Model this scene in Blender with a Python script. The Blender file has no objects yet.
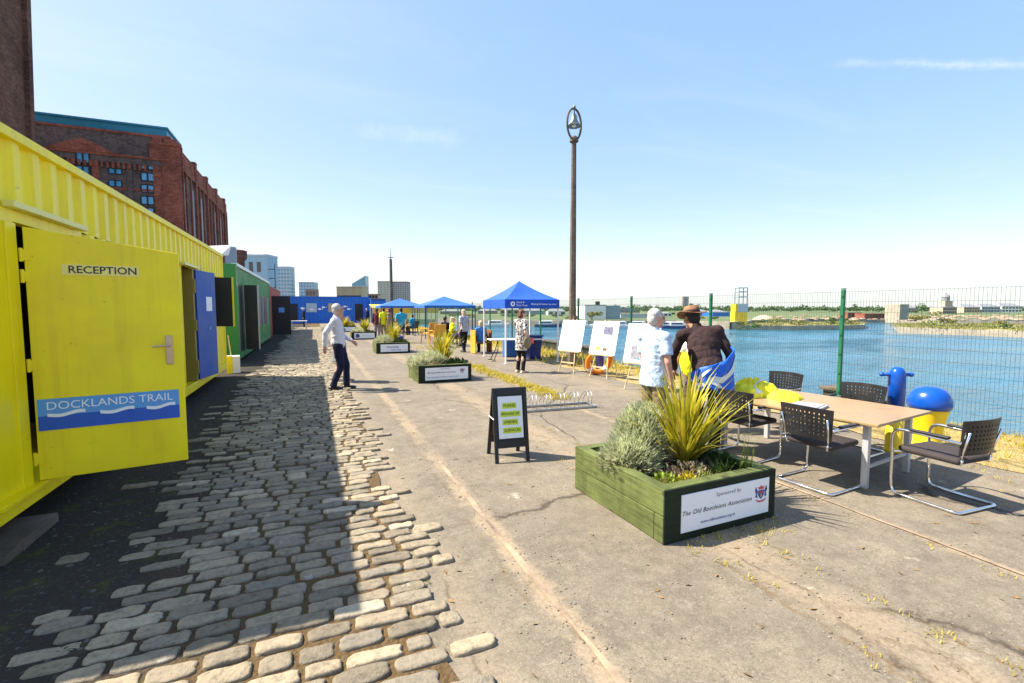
import bpy, bmesh, math, random
from mathutils import Vector, Matrix, Euler
import numpy as np
random.seed(7); rng = random.Random(11)
SC = bpy.context.scene; COL = SC.collection
R_ = math.radians
# ------------------------------------------------------------------ camera
CH = 1.72; FPX = 475.0; TH = math.atan(33.5/FPX); YAW = math.atan(199/math.hypot(FPX, 33.5))
cam = bpy.data.cameras.new('camera'); camo = bpy.data.objects.new('camera', cam); COL.objects.link(camo)
cam.sensor_width = 36; cam.lens = FPX/1024*36; cam.clip_start = .05; cam.clip_end = 6000
camo.location = (0, 0, CH); camo.rotation_euler = (math.pi/2-TH, 0, -YAW); SC.camera = camo
_F = Vector((math.sin(YAW)*math.cos(TH), math.cos(YAW)*math.cos(TH), -math.sin(TH)))
_Rt = Vector((math.cos(YAW), -math.sin(YAW), 0)); _U = _Rt.cross(_F)
def ray(x, y): return _F + _Rt*((x-512)/FPX) + _U*((341.5-y)/FPX)
def gp(x, y, z=0.0):                       # a survey point of the photograph turned into a place on level z
    d = ray(x, y); t = (z-CH)/d.z; return Vector((0, 0, CH)) + d*t
def at_depth(x, dep, z=0.0):               # a place dep metres ahead on a bearing
    d = ray(x, 308); d.z = 0; k = dep/(d.x*math.sin(YAW)+d.y*math.cos(YAW)); return Vector((d.x*k, d.y*k, z))
# ------------------------------------------------------------------ mesh builder
class MB:
    def __init__(s): s.v = []; s.f = []; s.uv = None
    def add(s, vs, fs):
        n = len(s.v); s.v += [tuple(v) for v in vs]; s.f += [tuple(i+n for i in f) for f in fs]; return s
    def box(s, c, d, rz=0, M=None, bev=0):
        x, y, z = d[0]/2, d[1]/2, d[2]/2
        if bev <= 0:
            vs = [Vector(p) for p in ((-x,-y,-z),(x,-y,-z),(x,y,-z),(-x,y,-z),(-x,-y,z),(x,-y,z),(x,y,z),(-x,y,z))]
            fs = [(0,3,2,1),(4,5,6,7),(0,1,5,4),(1,2,6,5),(2,3,7,6),(3,0,4,7)]
        else:
            b = min(bev, x*.9, y*.9, z*.9); vs = []; fs = []
            bm = bmesh.new(); bmesh.ops.create_cube(bm, size=1)
            for v in bm.verts: v.co = Vector((v.co.x*d[0], v.co.y*d[1], v.co.z*d[2]))
            bmesh.ops.bevel(bm, geom=bm.edges[:], offset=b, segments=2, affect='EDGES', profile=.5)
            bm.verts.index_update(); vs = [v.co.copy() for v in bm.verts]; fs = [tuple(v.index for v in f.verts) for f in bm.faces]; bm.free()
        if M is None: M = Matrix.Rotation(rz, 3, 'Z')
        return s.add([M @ v + Vector(c) for v in vs], fs)
    def bx(s, x0, x1, y0, y1, z0, z1, bev=0): return s.box(((x0+x1)/2, (y0+y1)/2, (z0+z1)/2), (x1-x0, y1-y0, z1-z0), bev=bev)
    def cyl(s, a, b, r0, r1=None, n=12, cap=True, ph=0):
        a = Vector(a); b = Vector(b); r1 = r0 if r1 is None else r1
        d = (b-a); d = d.normalized() if d.length > 1e-9 else Vector((0,0,1))
        u = d.orthogonal().normalized() if abs(d.z) < .999 else Vector((1,0,0)); w = d.cross(u)
        vs = []
        for p, r in ((a, r0), (b, r1)):
            for i in range(n):
                t = 2*math.pi*i/n+ph; vs.append(p+u*math.cos(t)*r+w*math.sin(t)*r)
        fs = [(i, (i+1) % n, n+(i+1) % n, n+i) for i in range(n)]
        if cap: fs += [tuple(range(n-1, -1, -1)), tuple(range(n, 2*n))]
        return s.add(vs, fs)
    def tube(s, pts, r, n=8, closed=False):
        pts = [Vector(p) for p in pts]; m = len(pts); vs = []; fs = []; prev = None
        rs = r if isinstance(r, (list, tuple)) else [r]*m
        for i, p in enumerate(pts):
            if closed: t = (pts[(i+1) % m]-pts[i-1]).normalized()
            else: t = (pts[min(i+1, m-1)]-pts[max(i-1, 0)]).normalized()
            if prev is None: u = t.orthogonal().normalized()
            else:
                u = prev-t*prev.dot(t); u = u.normalized() if u.length > 1e-6 else t.orthogonal().normalized()
            prev = u; w = t.cross(u)
            for k in range(n):
                a = 2*math.pi*k/n; vs.append(p+(u*math.cos(a)+w*math.sin(a))*rs[i])
        for i in range(m if closed else m-1):
            j = (i+1) % m
            for k in range(n): fs.append((i*n+k, i*n+(k+1) % n, j*n+(k+1) % n, j*n+k))
        if not closed: fs += [tuple(range(n-1, -1, -1)), tuple(range((m-1)*n, m*n))]
        return s.add(vs, fs)
    def lathe(s, prof, c=(0,0,0), n=24, sx=1, sy=1, ph=0):
        c = Vector(c); vs = []; fs = []; m = len(prof)
        for r, z in prof:
            for k in range(n):
                a = 2*math.pi*k/n+ph; vs.append(c+Vector((math.cos(a)*r*sx, math.sin(a)*r*sy, z)))
        for i in range(m-1):
            for k in range(n): fs.append((i*n+k, i*n+(k+1) % n, (i+1)*n+(k+1) % n, (i+1)*n+k))
        fs += [tuple(range(n-1, -1, -1)), tuple(range((m-1)*n, m*n))]
        return s.add(vs, fs)
    def ell(s, c, r, M=None, n=14, m=9):
        c = Vector(c); vs = []; fs = []; M = M or Matrix.Identity(3)
        for i in range(m+1):
            th = math.pi*(i/m); zz = -math.cos(th); rr = max(math.sin(th), .02)
            for k in range(n):
                a = 2*math.pi*k/n; vs.append(c + M @ Vector((math.cos(a)*rr*r[0], math.sin(a)*rr*r[1], zz*r[2])))
        for i in range(m):
            for k in range(n): fs.append((i*n+k, i*n+(k+1) % n, (i+1)*n+(k+1) % n, (i+1)*n+k))
        fs += [tuple(range(n-1, -1, -1)), tuple(range(m*n, (m+1)*n))]
        return s.add(vs, fs)
    def caps(s, a, b, r0, r1=None, n=12):
        r1 = r0 if r1 is None else r1
        s.cyl(a, b, r0, r1, n); s.ell(a, (r0,)*3, n=n, m=7); s.ell(b, (r1,)*3, n=n, m=7); return s
    def prism(s, pts, h, M=None, c=(0,0,0)):         # outline in xy extruded 0..h in z, then M, c
        n = len(pts); M = M or Matrix.Identity(3); c = Vector(c)
        vs = [M @ Vector((p[0], p[1], 0))+c for p in pts]+[M @ Vector((p[0], p[1], h))+c for p in pts]
        return s.add(vs, [tuple(range(n-1, -1, -1)), tuple(range(n, 2*n))]+[(i, (i+1) % n, n+(i+1) % n, n+i) for i in range(n)])
    def quad(s, *p): return s.add(p, [tuple(range(len(p)))])
    def build(s, name, m, parent=None, smooth=False, bevel=0):
        me = bpy.data.meshes.new(name); me.from_pydata(s.v, [], s.f); me.update()
        return link(name, me, m, parent, smooth, bevel)
def link(name, me, m, parent=None, smooth=False, bevel=0):
    o = bpy.data.objects.new(name, me); COL.objects.link(o)
    if m: me.materials.append(m)
    if parent: o.parent = parent
    if smooth: me.polygons.foreach_set('use_smooth', [True]*len(me.polygons))
    if bevel:
        b = o.modifiers.new('bevel', 'BEVEL'); b.width = bevel; b.segments = 2; b.limit_method = 'ANGLE'; b.angle_limit = R_(40)
    return o
def smooth_by_angle(o, ang=35):
    me = o.data; me.polygons.foreach_set('use_smooth', [True]*len(me.polygons))
    bm = bmesh.new(); bm.from_mesh(me)
    for e in bm.edges:
        if len(e.link_faces) == 2 and e.calc_face_angle(0) > R_(ang): e.smooth = False
    bm.to_mesh(me); bm.free(); return o
def tag(o, label, cat, group=None):
    o['label'] = label; o['category'] = cat
    if group: o['group'] = group
    return o
def struct(o, kind='structure'): o['kind'] = kind; return o
def thing(name, label, cat, loc=(0,0,0), rz=0, group=None):
    o = bpy.data.objects.new(name, None); COL.objects.link(o); o.location = loc; o.rotation_euler = (0, 0, rz); o.empty_display_size = .1
    return tag(o, label, cat, group)
def dup(root, loc, rz, label, group=None, sc=None):
    r = root.copy(); COL.objects.link(r); r.location = loc; r.rotation_euler = (0, 0, rz); r['label'] = label
    if group: r['group'] = group
    if sc: r.scale = (sc, sc, sc) if not isinstance(sc, tuple) else sc
    for ch in list(root.children):
        c = ch.copy(); COL.objects.link(c); c.parent = r
        for g in list(ch.children):
            d = g.copy(); COL.objects.link(d); d.parent = c
    return r
# lettering ---------------------------------------------------------------
def text_obj(name, s, m, parent, c, xd, yd, width=None, size=.1, shear=0, bold=0, off=.002, align='CENTER', spacing=1.0):
    cu = bpy.data.curves.new('t', 'FONT'); cu.body = s; cu.align_x = align; cu.align_y = 'CENTER'; cu.shear = shear; cu.offset = bold
    cu.space_character = spacing; cu.resolution_u = 3; cu.size = 1
    to = bpy.data.objects.new('t', cu); COL.objects.link(to)
    dg = bpy.context.evaluated_depsgraph_get(); me = bpy.data.meshes.new_from_object(to.evaluated_get(dg))
    bpy.data.objects.remove(to); bpy.data.curves.remove(cu)
    xs = [v.co.x for v in me.vertices]; w = max(xs)-min(xs); k = width/w if width else size
    xd = Vector(xd).normalized(); yd = Vector(yd).normalized(); nd = xd.cross(yd); c = Vector(c)
    mid = (max(xs)+min(xs))/2 if align == 'CENTER' else 0
    for v in me.vertices: v.co = c + xd*((v.co.x-mid)*k)+yd*(v.co.y*k)+nd*off
    me.materials.clear(); return link(name, me, m, parent)
# ------------------------------------------------------------------ materials
class NT:
    def __init__(s, name):
        s.m = bpy.data.materials.new(name); s.m.use_nodes = True; s.t = s.m.node_tree; s.n = s.t.nodes; s.l = s.t.links
        s.b = s.n['Principled BSDF']; s.out = s.n['Material Output']; s._tc = None
    def tc(s, kind='Object'):
        if s._tc is None: s._tc = s.n.new('ShaderNodeTexCoord')
        return s._tc.outputs[kind]
    def pos(s): return s.n.new('ShaderNodeNewGeometry').outputs['Position']
    def island(s): return s.n.new('ShaderNodeNewGeometry').outputs['Random Per Island']
    def mapping(s, v, scale=(1,1,1), rot=(0,0,0), loc=(0,0,0)):
        n = s.n.new('ShaderNodeMapping'); s.l.new(v, n.inputs[0]); n.inputs['Scale'].default_value = scale; n.inputs['Rotation'].default_value = rot; n.inputs['Location'].default_value = loc; return n.outputs[0]
    def noise(s, v, scale, det=4, rough=.55, dist=0, color=False):
        n = s.n.new('ShaderNodeTexNoise'); s.l.new(v, n.inputs['Vector']); n.inputs['Scale'].default_value = scale; n.inputs['Detail'].default_value = det
        n.inputs['Roughness'].default_value = rough; n.inputs['Distortion'].default_value = dist; return n.outputs['Color' if color else 'Fac']
    def voro(s, v, scale, feature='F1', out='Distance', rand=1):
        n = s.n.new('ShaderNodeTexVoronoi'); n.feature = feature; s.l.new(v, n.inputs['Vector']); n.inputs['Scale'].default_value = scale; n.inputs['Randomness'].default_value = rand; return n.outputs[out]
    def ramp(s, f, stops, interp='LINEAR'):
        n = s.n.new('ShaderNodeValToRGB'); s.l.new(f, n.inputs[0]); e = n.color_ramp; e.interpolation = interp
        while len(e.elements) < len(stops): e.elements.new(.5)
        for k, (p, c) in enumerate(stops):
            e.elements[k].position = p; e.elements[k].color = (c, c, c, 1) if isinstance(c, (int, float)) else (*c, 1)
        return n.outputs[0]
    def _set(s, sock, v):
        if isinstance(v, bpy.types.NodeSocket): s.l.new(v, sock)
        elif isinstance(v, (tuple, list)): sock.default_value = (*v, 1) if len(sock.default_value) == 4 and len(v) == 3 else v
        else: sock.default_value = v
    def mix(s, f, a, b, mode='MIX'):
        n = s.n.new('ShaderNodeMix'); n.data_type = 'RGBA'; n.blend_type = mode; n.clamp_factor = True
        s._set(n.inputs[0], f); s._set(n.inputs[6], a); s._set(n.inputs[7], b); return n.outputs[2]
    def math(s, op, a, b=0, clamp=False):
        n = s.n.new('ShaderNodeMath'); n.operation = op; n.use_clamp = clamp; s._set(n.inputs[0], a); s._set(n.inputs[1], b); return n.outputs[0]
    def sep(s, v):
        n = s.n.new('ShaderNodeSeparateXYZ'); s.l.new(v, n.inputs[0]); return n.outputs
    def bump(s, h, strength=.3, dist=.01, prev=None):
        n = s.n.new('ShaderNodeBump'); s.l.new(h, n.inputs['Height']); n.inputs['Strength'].default_value = strength; n.inputs['Distance'].default_value = dist
        if prev is not None: s.l.new(prev, n.inputs['Normal'])
        s.l.new(n.outputs[0], s.b.inputs['Normal']); return n.outputs[0]
    def fin(s, color=None, rough=None, metal=None, spec=None, **k):
        for key, v in (('Base Color', color), ('Roughness', rough), ('Metallic', metal), ('Specular IOR Level', spec)):
            if v is not None: s._set(s.b.inputs[key], v)
        for key, v in k.items(): s._set(s.b.inputs[key.replace('_', ' ')], v)
        return s.m
def sh(c, k): return tuple(min(1, max(0, x*k)) for x in c)
def simple(name, c, rough=.6, metal=0, amt=.18, sc=6, fine=60, bump=.0, spec=None, **k):
    t = NT(name); o = t.tc(); n1 = t.noise(o, sc, 5, .6); n2 = t.noise(o, fine, 3, .6)
    f = t.math('ADD', t.math('MULTIPLY', n1, .65), t.math('MULTIPLY', n2, .35))
    col = t.ramp(f, [(.32, sh(c, 1-amt)), (.5, c), (.68, sh(c, 1+amt))])
    if bump: t.bump(f, bump, .004)
    rr = t.ramp(n1, [(.35, max(0, rough-.08)), (.65, min(1, rough+.08))])
    return t.fin(col, rr, metal, spec, **k)
def foliage(name, cols, trans=.35, rough=.55, tipscale=None):
    t = NT(name); n = len(cols); col = t.ramp(t.island(), [(i/max(1, n-1), c) for i, c in enumerate(cols)])
    nz = t.noise(t.tc(), 9, 3); col = t.mix(1.0, col, t.ramp(nz, [(.3, .65), (.7, 1.25)]), 'MULTIPLY')
    t.fin(col, rough, 0, .3)
    tr = t.n.new('ShaderNodeBsdfTranslucent'); t.l.new(col, tr.inputs[0]); mx = t.n.new('ShaderNodeMixShader'); mx.inputs[0].default_value = trans
    t.l.new(t.b.outputs[0], mx.inputs[1]); t.l.new(tr.outputs[0], mx.inputs[2]); t.l.new(mx.outputs[0], t.out.inputs[0]); return t.m
M = {}
# quay apron: worn tan concrete with aggregate, stains, cracks and pale scuffs
def mat_apron():
    t = NT('worn_concrete'); p = t.pos()
    big = t.noise(p, .55, 6, .62, .4); mid = t.noise(p, 3.2, 6, .65, .2); fine = t.noise(p, 38, 5, .75); grit = t.voro(p, 95, 'F1', 'Color'); 
    base = t.ramp(big, [(.30, (.110,.091,.068)), (.46, (.170,.143,.106)), (.60, (.225,.188,.138)), (.75, (.265,.212,.147))])
    base = t.mix(.55, base, t.ramp(mid, [(.3, (.085,.072,.055)), (.55, (.188,.158,.117)), (.75, (.275,.228,.162))]))
    g1 = t.sep(grit)[0]; base = t.mix(t.ramp(g1, [(.0, .5), (.3, .0)]), base, (.12,.10,.08)); base = t.mix(t.ramp(g1, [(.86, 0.), (1, .28)]), base, (.40,.35,.28))
    base = t.mix(t.ramp(fine, [(.36, .7), (.50, 0.)]), base, (.105,.088,.068)); base = t.mix(t.ramp(t.noise(p, 9, 6, .8), [(.45, 0.), (.66, .35)]), base, (.30,.26,.195)); gr2 = t.noise(p, 120, 3, .8); base = t.mix(t.ramp(gr2, [(.34, .75), (.47, 0.)]), base, (.06,.05,.04)); base = t.mix(t.ramp(gr2, [(.60, 0.), (.72, .6)]), base, (.40,.35,.27))
    spots = t.voro(p, 1.6, 'F1'); sn = t.noise(p, 14, 4, .7)
    pale = t.math('MULTIPLY', t.ramp(spots, [(.06, 1.), (.16, 0.)]), t.ramp(sn, [(.5, 0.), (.62, 1.)])); base = t.mix(t.math('MULTIPLY', pale, .7), base, (.62,.56,.47))
    dark = t.math('MULTIPLY', t.ramp(t.noise(p, .9, 5, .7, 1.2), [(.54, 0.), (.70, 1.)]), .6); base = t.mix(dark, base, (.17,.145,.115))
    w = t.mix(.16, p, t.noise(p, 1.7, 5, .7, 0, True), 'LINEAR_LIGHT')
    cr = t.voro(t.mapping(w, (.33, .2, .3)), 1.0, 'DISTANCE_TO_EDGE'); crm = t.math('MULTIPLY', t.ramp(cr, [(.0, 1.), (.007, 0.)]), t.ramp(t.noise(p, .8, 2), [(.40, 0.), (.5, 1.)]))
    base = t.mix(crm, base, (.055,.042,.03))
    # sandy fill of the old tracks: three bands along the quay with ragged, fading edges
    px_ = t.sep(p)[0]; rag = t.math('ADD', t.math('MULTIPLY', t.math('SUBTRACT', t.noise(p, 2.6, 6, .75), .5), .32), t.math('MULTIPLY', t.math('SUBTRACT', t.noise(p, 17, 4, .7), .5), .10))
    def band(x, hw, soft):
        d_ = t.math('ABSOLUTE', t.math('ADD', t.math('SUBTRACT', px_, x), rag)); m_ = t.n.new('ShaderNodeMapRange'); m_.inputs[1].default_value = hw+soft; m_.inputs[2].default_value = hw-soft; t.l.new(d_, m_.inputs[0]); return m_.outputs[0]
    sand = t.mix(t.ramp(fine, [(.35, 0.), (.6, 1.)]), (.215,.165,.108), (.32,.25,.17)); hol = t.ramp(t.noise(p, 1.3, 6, .75), [(.36, .1), (.52, 1.)]); cr2 = t.voro(t.mapping(t.mix(.25, p, t.noise(p, 3, 5, .75, 0, True), 'LINEAR_LIGHT'), (2.4, 1.1, 1)), 1.0, 'DISTANCE_TO_EDGE'); sand = t.mix(t.math('MULTIPLY', t.ramp(cr2, [(0., 1.), (.035, 0.)]), t.ramp(t.noise(p, 2.3, 3), [(.45, 0.), (.55, 1.)])), sand, (.12,.075,.03))
    for x, hw, sf, k in ((1.25, .075, .03, .85), (2.76, .19, .07, .6), (4.18, .05, .03, .8), (5.9, .25, .22, .35), (.72, .10, .12, .45)): base = t.mix(t.math('MULTIPLY', t.math('MULTIPLY', band(x, hw, sf), hol), k), base, sand)
    for x, k in ((2.50, .75), (3.04, .75), (1.12, .5), (4.09, .4)):      # weedy, dirty seams beside the fill
        base = t.mix(t.math('MULTIPLY', t.math('MULTIPLY', band(x, .012, .012), t.ramp(t.noise(p, 1.9, 4, .7), [(.44, 0.), (.58, 1.)])), k), base, (.14,.085,.03))
    h = t.math('ADD', t.math('MULTIPLY', fine, .6), t.math('MULTIPLY', g1, .35)); h = t.math('SUBTRACT', h, t.math('MULTIPLY', crm, 1.2))
    t.bump(h, .55, .006); return t.fin(base, .88, 0, .25)
M['apron'] = mat_apron()
def mat_strip(name, c0, c1, grass=True):       # sandy fill along the old tracks
    t = NT(name); p = t.pos(); a = t.noise(p, 4.5, 6, .7, .5); f = t.noise(p, 55, 4, .7)
    col = t.ramp(a, [(.3, c0), (.7, c1)]); col = t.mix(t.ramp(f, [(.35, .4), (.5, 0.)]), col, sh(c0, .6))
    cr = t.voro(t.mapping(t.mix(.2, p, t.noise(p, 3, 4, .7, 0, True), 'LINEAR_LIGHT'), (1.6, .8, 1)), 1.2, 'DISTANCE_TO_EDGE'); m = t.math('MULTIPLY', t.ramp(cr, [(0., 1.), (.03, 0.)]), t.ramp(t.noise(p, 2.1, 3), [(.45, 0.), (.6, 1.)]))
    col = t.mix(m, col, (.22,.14,.05)); t.bump(t.math('SUBTRACT', f, m), .6, .008); return t.fin(col, .95, 0, .15)
M['strip'] = mat_strip('sandy_fill', (.34,.25,.165), (.50,.385,.25)); M['strip2'] = mat_strip('dusty_fill', (.33,.245,.16), (.47,.36,.225))
def mat_soil(name, c0, c1, peb):
    t = NT(name); p = t.pos(); a = t.noise(p, 3, 6, .7); f = t.noise(p, 45, 5, .75); v = t.voro(p, 42, 'F1', 'Color'); vd = t.voro(p, 42)
    col = t.ramp(a, [(.3, c0), (.7, c1)]); s = t.sep(v)[0]; col = t.mix(t.math('MULTIPLY', t.ramp(s, [(.72, 0.), (.8, .9)]), t.ramp(vd, [(.3, 1.), (.5, 0.)])), col, peb)
    col = t.mix(t.ramp(t.noise(p, 1.6, 5, .7), [(.55, 0.), (.66, .6)]), col, (.05,.06,.015))
    t.bump(t.math('SUBTRACT', f, vd), .8, .012); return t.fin(col, .95, 0, .1)
M['gravel'] = mat_soil('dark_gravel', (.035,.030,.026), (.075,.064,.05), (.15,.14,.125)); M['joint'] = mat_soil('sandy_joints', (.13,.085,.04), (.25,.165,.075), (.42,.36,.26))
M['verge'] = mat_soil('dry_verge', (.27,.19,.075), (.38,.29,.13), (.5,.44,.3)); M['bed'] = mat_soil('planter_soil', (.05,.03,.016), (.10,.06,.03), (.25,.2,.14))
def mat_cobble():
    t = NT('granite_setts'); p = t.pos(); r = t.island()
    c = t.ramp(r, [(0., (.155,.130,.092)), (.3, (.23,.19,.132)), (.6, (.31,.252,.168)), (.85, (.19,.165,.125)), (.95, (.37,.302,.2)), (1., (.41,.345,.25))])
    n = t.noise(p, 22, 6, .75); c = t.mix(1., c, t.ramp(n, [(.3, .5), (.48, 1.), (.72, 1.3)]), 'MULTIPLY')
    w = t.math('MULTIPLY', t.ramp(t.noise(p, 5, 5, .7), [(.64, 0.), (.7, 1.)]), .6); c = t.mix(w, c, (.44,.41,.36))
    c = t.mix(t.math('MULTIPLY', t.ramp(t.noise(p, 1.3, 4, .7), [(.6, 0.), (.7, 1.)]), .3), c, (.10,.11,.03))
    t.bump(t.math('ADD', n, t.math('MULTIPLY', t.noise(p, 90, 3, .7), .4)), .9, .014); return t.fin(c, .78, 0, .3)
M['cobble'] = mat_cobble()
def mat_paint(name, c, dirt=(.25,.17,.05), rough=.38, damt=.5, streak=True):
    t = NT(name); o = t.pos(); n = t.noise(o, 1.6, 5, .6); c2 = t.ramp(n, [(.35, sh(c, .88)), (.65, sh(c, 1.06))])
    st = t.noise(t.mapping(o, (9, 9, .5)), 1.0, 5, .65); m = t.math('MULTIPLY', t.ramp(st, [(.52, 0.), (.72, 1.)]), damt*.5)
    sp = t.math('MULTIPLY', t.ramp(t.noise(o, 12, 6, .75), [(.645, 0.), (.68, 1.)]), damt)
    c2 = t.mix(m, c2, dirt); c2 = t.mix(sp, c2, sh(dirt, .7)); t.bump(t.noise(o, 25, 3), .05, .004)
    return t.fin(c2, t.ramp(n, [(.3, rough-.08), (.7, rough+.12)]), 0, .5)
M['yellow'] = mat_paint('yellow_paint', (1.0,.77,.002), (.50,.28,.02), .40, .5); M['pale_yellow'] = mat_paint('pale_yellow_paint', (.80,.72,.22), (.5,.42,.2), .4, .3)
M['green_c'] = mat_paint('green_container_paint', (.012,.22,.045), (.08,.10,.04), .4, .3); M['red_c'] = mat_paint('red_container_paint', (.36,.06,.05), (.2,.1,.08), .5, .4)
M['blue_c'] = mat_paint('blue_container_paint', (.006,.14,.58), (.05,.08,.2), .42, .25); M['blue_door'] = mat_paint('blue_door_paint', (.004,.075,.36), (.05,.1,.3), .5, .03)
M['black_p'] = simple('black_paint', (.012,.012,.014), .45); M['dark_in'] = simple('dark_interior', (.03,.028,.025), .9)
M['white_p'] = simple('white_paint', (.78,.78,.77), .45, amt=.05); M['sign_white'] = simple('sign_white', (.80,.81,.83), .35, amt=.03)
M['steel'] = simple('galvanised_steel', (.36,.38,.40), .38, .9, .12, 14); M['chrome'] = simple('chrome', (.78,.78,.78), .14, 1, .05); M['brass'] = simple('worn_brass', (.55,.42,.28), .4, .8, .2)
M['grey_leg'] = simple('silver_grey_paint', (.50,.51,.53), .4, .3, .06)
M['black_plastic'] = simple('black_plastic', (.016,.015,.016), .42, amt=.2); M['seat_fab'] = simple('black_fabric', (.035,.026,.026), .85, 0, .3, 30, 220, .4)
M['laminate'] = simple('beech_laminate', (.34,.218,.100), .35, 0, .08, 3, 30)
M['ink'] = simple('dark_ink', (.03,.03,.04), .6); M['ink_blue'] = simple('blue_ink', (.03,.06,.25), .6); M['ink_grey'] = simple('grey_ink', (.16,.17,.2), .6); M['lime'] = simple('lime_marker', (.55,.66,.03), .6); M['ink_white'] = simple('white_ink', (.85,.86,.88), .5, amt=.03)
M['sky_blue_sign'] = simple('light_blue_sign', (.10,.33,.70), .35, amt=.04); M['deep_blue_sign'] = simple('deep_blue_sign', (.015,.10,.50), .35, amt=.04); M['cream_plate'] = simple('cream_plate', (.86,.74,.20), .4, amt=.05)
M['bollard_blue'] = mat_paint('bollard_blue', (.003,.07,.40), (.1,.1,.2), .22, .15); M['bollard_yellow'] = mat_paint('bollard_yellow', (.84,.58,.01), (.3,.2,.05), .4, .6)
M['fence'] = simple('green_coated_steel', (.012,.12,.055), .4, 0, .1); M['wire'] = simple('green_coated_wire', (.08,.17,.15), .4, .2, .1)
M['crest_red'] = simple('crest_red', (.55,.05,.06), .5); M['gold'] = simple('gold_ink', (.6,.42,.08), .5)
M['glass'] = simple('window_glass', (.06,.32,.58), .08, 0, .25, .9, 8, spec=.8); M['dark_glass'] = simple('dark_glass', (.02,.025,.03), .08, spec=.8)  # base blue of the window panes holds their sky reflection
M['sleeper_end'] = None
def mat_sleeper(name, c):
    t = NT(name); o = t.tc(); g = t.noise(t.mapping(o, (2.2, 2.2, 26)), 1.4, 5, .65, .6); n = t.noise(o, 2.6, 5, .6)
    col = t.ramp(g, [(.3, sh(c, .62)), (.5, c), (.72, sh(c, 1.35))]); col = t.mix(1., col, t.ramp(n, [(.3, .55), (.5, 1.), (.7, 1.3)]), 'MULTIPLY'); st_ = t.noise(t.mapping(o, (5, 5, 1.2)), 1.5, 5, .7); col = t.mix(t.ramp(st_, [(.55, 0.), (.72, .55)]), col, sh(c, .35))
    k = t.voro(t.mapping(o, (3.1, 3.1, 6)), 1.0); col = t.mix(t.ramp(k, [(.09, .8), (.17, 0.)]), col, sh(c, .3))
    t.bump(g, .35, .006); return t.fin(col, .75, 0, .3)
M['sleeper'] = mat_sleeper('green_stained_timber', (.098,.118,.036)); M['sleeper_shaded'] = mat_sleeper('shaded_green_timber', (.010,.017,.007))  # second green is the same timber with the front face's shade put in
M['wood_pale'] = mat_sleeper('pale_pine', (.66,.50,.30)); M['wood_brown'] = mat_sleeper('brown_timber', (.22,.10,.04)); M['wood_grey'] = mat_sleeper('weathered_post', (.13,.10,.075)); M['fender'] = mat_sleeper('dark_fender_timber', (.045,.036,.025))
def mat_brick(name, c1, c2, mortar, scale=1.0, ax='XZ'):
    t = NT(name); p = t.pos(); s = t.sep(p); cb = t.n.new('ShaderNodeCombineXYZ')
    xy = t.math('ADD', s[0], s[1]); t.l.new(xy, cb.inputs[0]); t.l.new(s[2], cb.inputs[1])
    b = t.n.new('ShaderNodeTexBrick'); t.l.new(cb.outputs[0], b.inputs['Vector']); b.inputs['Scale'].default_value = scale
    b.inputs['Color1'].default_value = (*c1, 1); b.inputs['Color2'].default_value = (*c2, 1); b.inputs['Mortar'].default_value = (*mortar, 1); b.inputs['Mortar Size'].default_value = .03; b.inputs['Brick Width'].default_value = .9; b.inputs['Row Height'].default_value = .3
    col = t.mix(1., b.outputs[0], t.ramp(t.noise(p, .25, 6, .7), [(.3, .55), (.5, 1.), (.7, 1.3)]), 'MULTIPLY'); col = t.mix(1., col, t.ramp(t.noise(p, 2.2, 5, .75), [(.3, .6), (.5, 1.), (.72, 1.35)]), 'MULTIPLY')
    t.bump(b.outputs[1], -.4, .05); return t.fin(col, .9, 0, .15)
M['brick'] = mat_brick('dark_brick', (.115,.085,.08), (.17,.12,.105), (.09,.08,.075)); M['brick_red'] = mat_brick('red_brick', (.26,.07,.045), (.34,.11,.07), (.13,.08,.065)); M['brick_brown'] = mat_brick('brown_brick', (.15,.065,.045), (.22,.10,.07), (.08,.065,.06))
M['teal_roof'] = simple('teal_roof_sheet', (.02,.20,.30), .4, .2, .15, 1); M['stone'] = simple('stone', (.34,.29,.22), .85, 0, .35, .9, 7, .5); M['tan_wall'] = simple('tan_render', (.50,.40,.27), .85, 0, .2, .5, 4)
M['pale_blue_wall'] = simple('pale_blue_render', (.30,.46,.55), .7, 0, .12, .4, 3); M['tower_glass'] = simple('tower_glass', (.12,.30,.42), .15, 0, .2, .15, 2, spec=.7); M['tower_pale'] = simple('pale_tower_panel', (.42,.50,.56), .6, 0, .12, .15, 2); M['tower_tan'] = simple('tan_tower_panel', (.46,.36,.28), .8, 0, .15, .2, 2); M['tower_brown'] = simple('brown_tower_panel', (.26,.18,.17), .8, 0, .15, .2, 2)
M['roof_grey'] = simple('grey_roof', (.20,.21,.23), .8, 0, .2, .5, 5); M['grey_wall'] = simple('grey_blue_cladding', (.22,.30,.36), .6, 0, .15, .4, 5)
M['canopy'] = simple('royal_blue_canopy', (.004,.072,.52), .7, 0, .12, 2, 40, .1); M['canopy2'] = simple('mid_blue_canopy', (.02,.115,.40), .75, 0, .1, 2, 40); M['blue_pole'] = simple('blue_pole', (.015,.05,.22), .5); M['yellow_canopy'] = simple('amber_canopy', (.75,.42,.03), .6)
M['navy'] = simple('navy_plastic', (.012,.025,.16), .4); M['orange'] = simple('lifebuoy_orange', (.85,.22,.015), .5, 0, .1); M['orange_pl'] = simple('orange_plastic', (.72,.35,.04), .45)
M['hivis'] = simple('hi_vis_yellow', (.78,.70,.015), .7, 0, .25, 9, 60, .3); M['silver'] = simple('reflective_tape', (.62,.64,.66), .35, 0, .1); M['vest_blue'] = simple('blue_vest', (.005,.11,.58), .65, 0, .3, 8, 60, .3)
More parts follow.
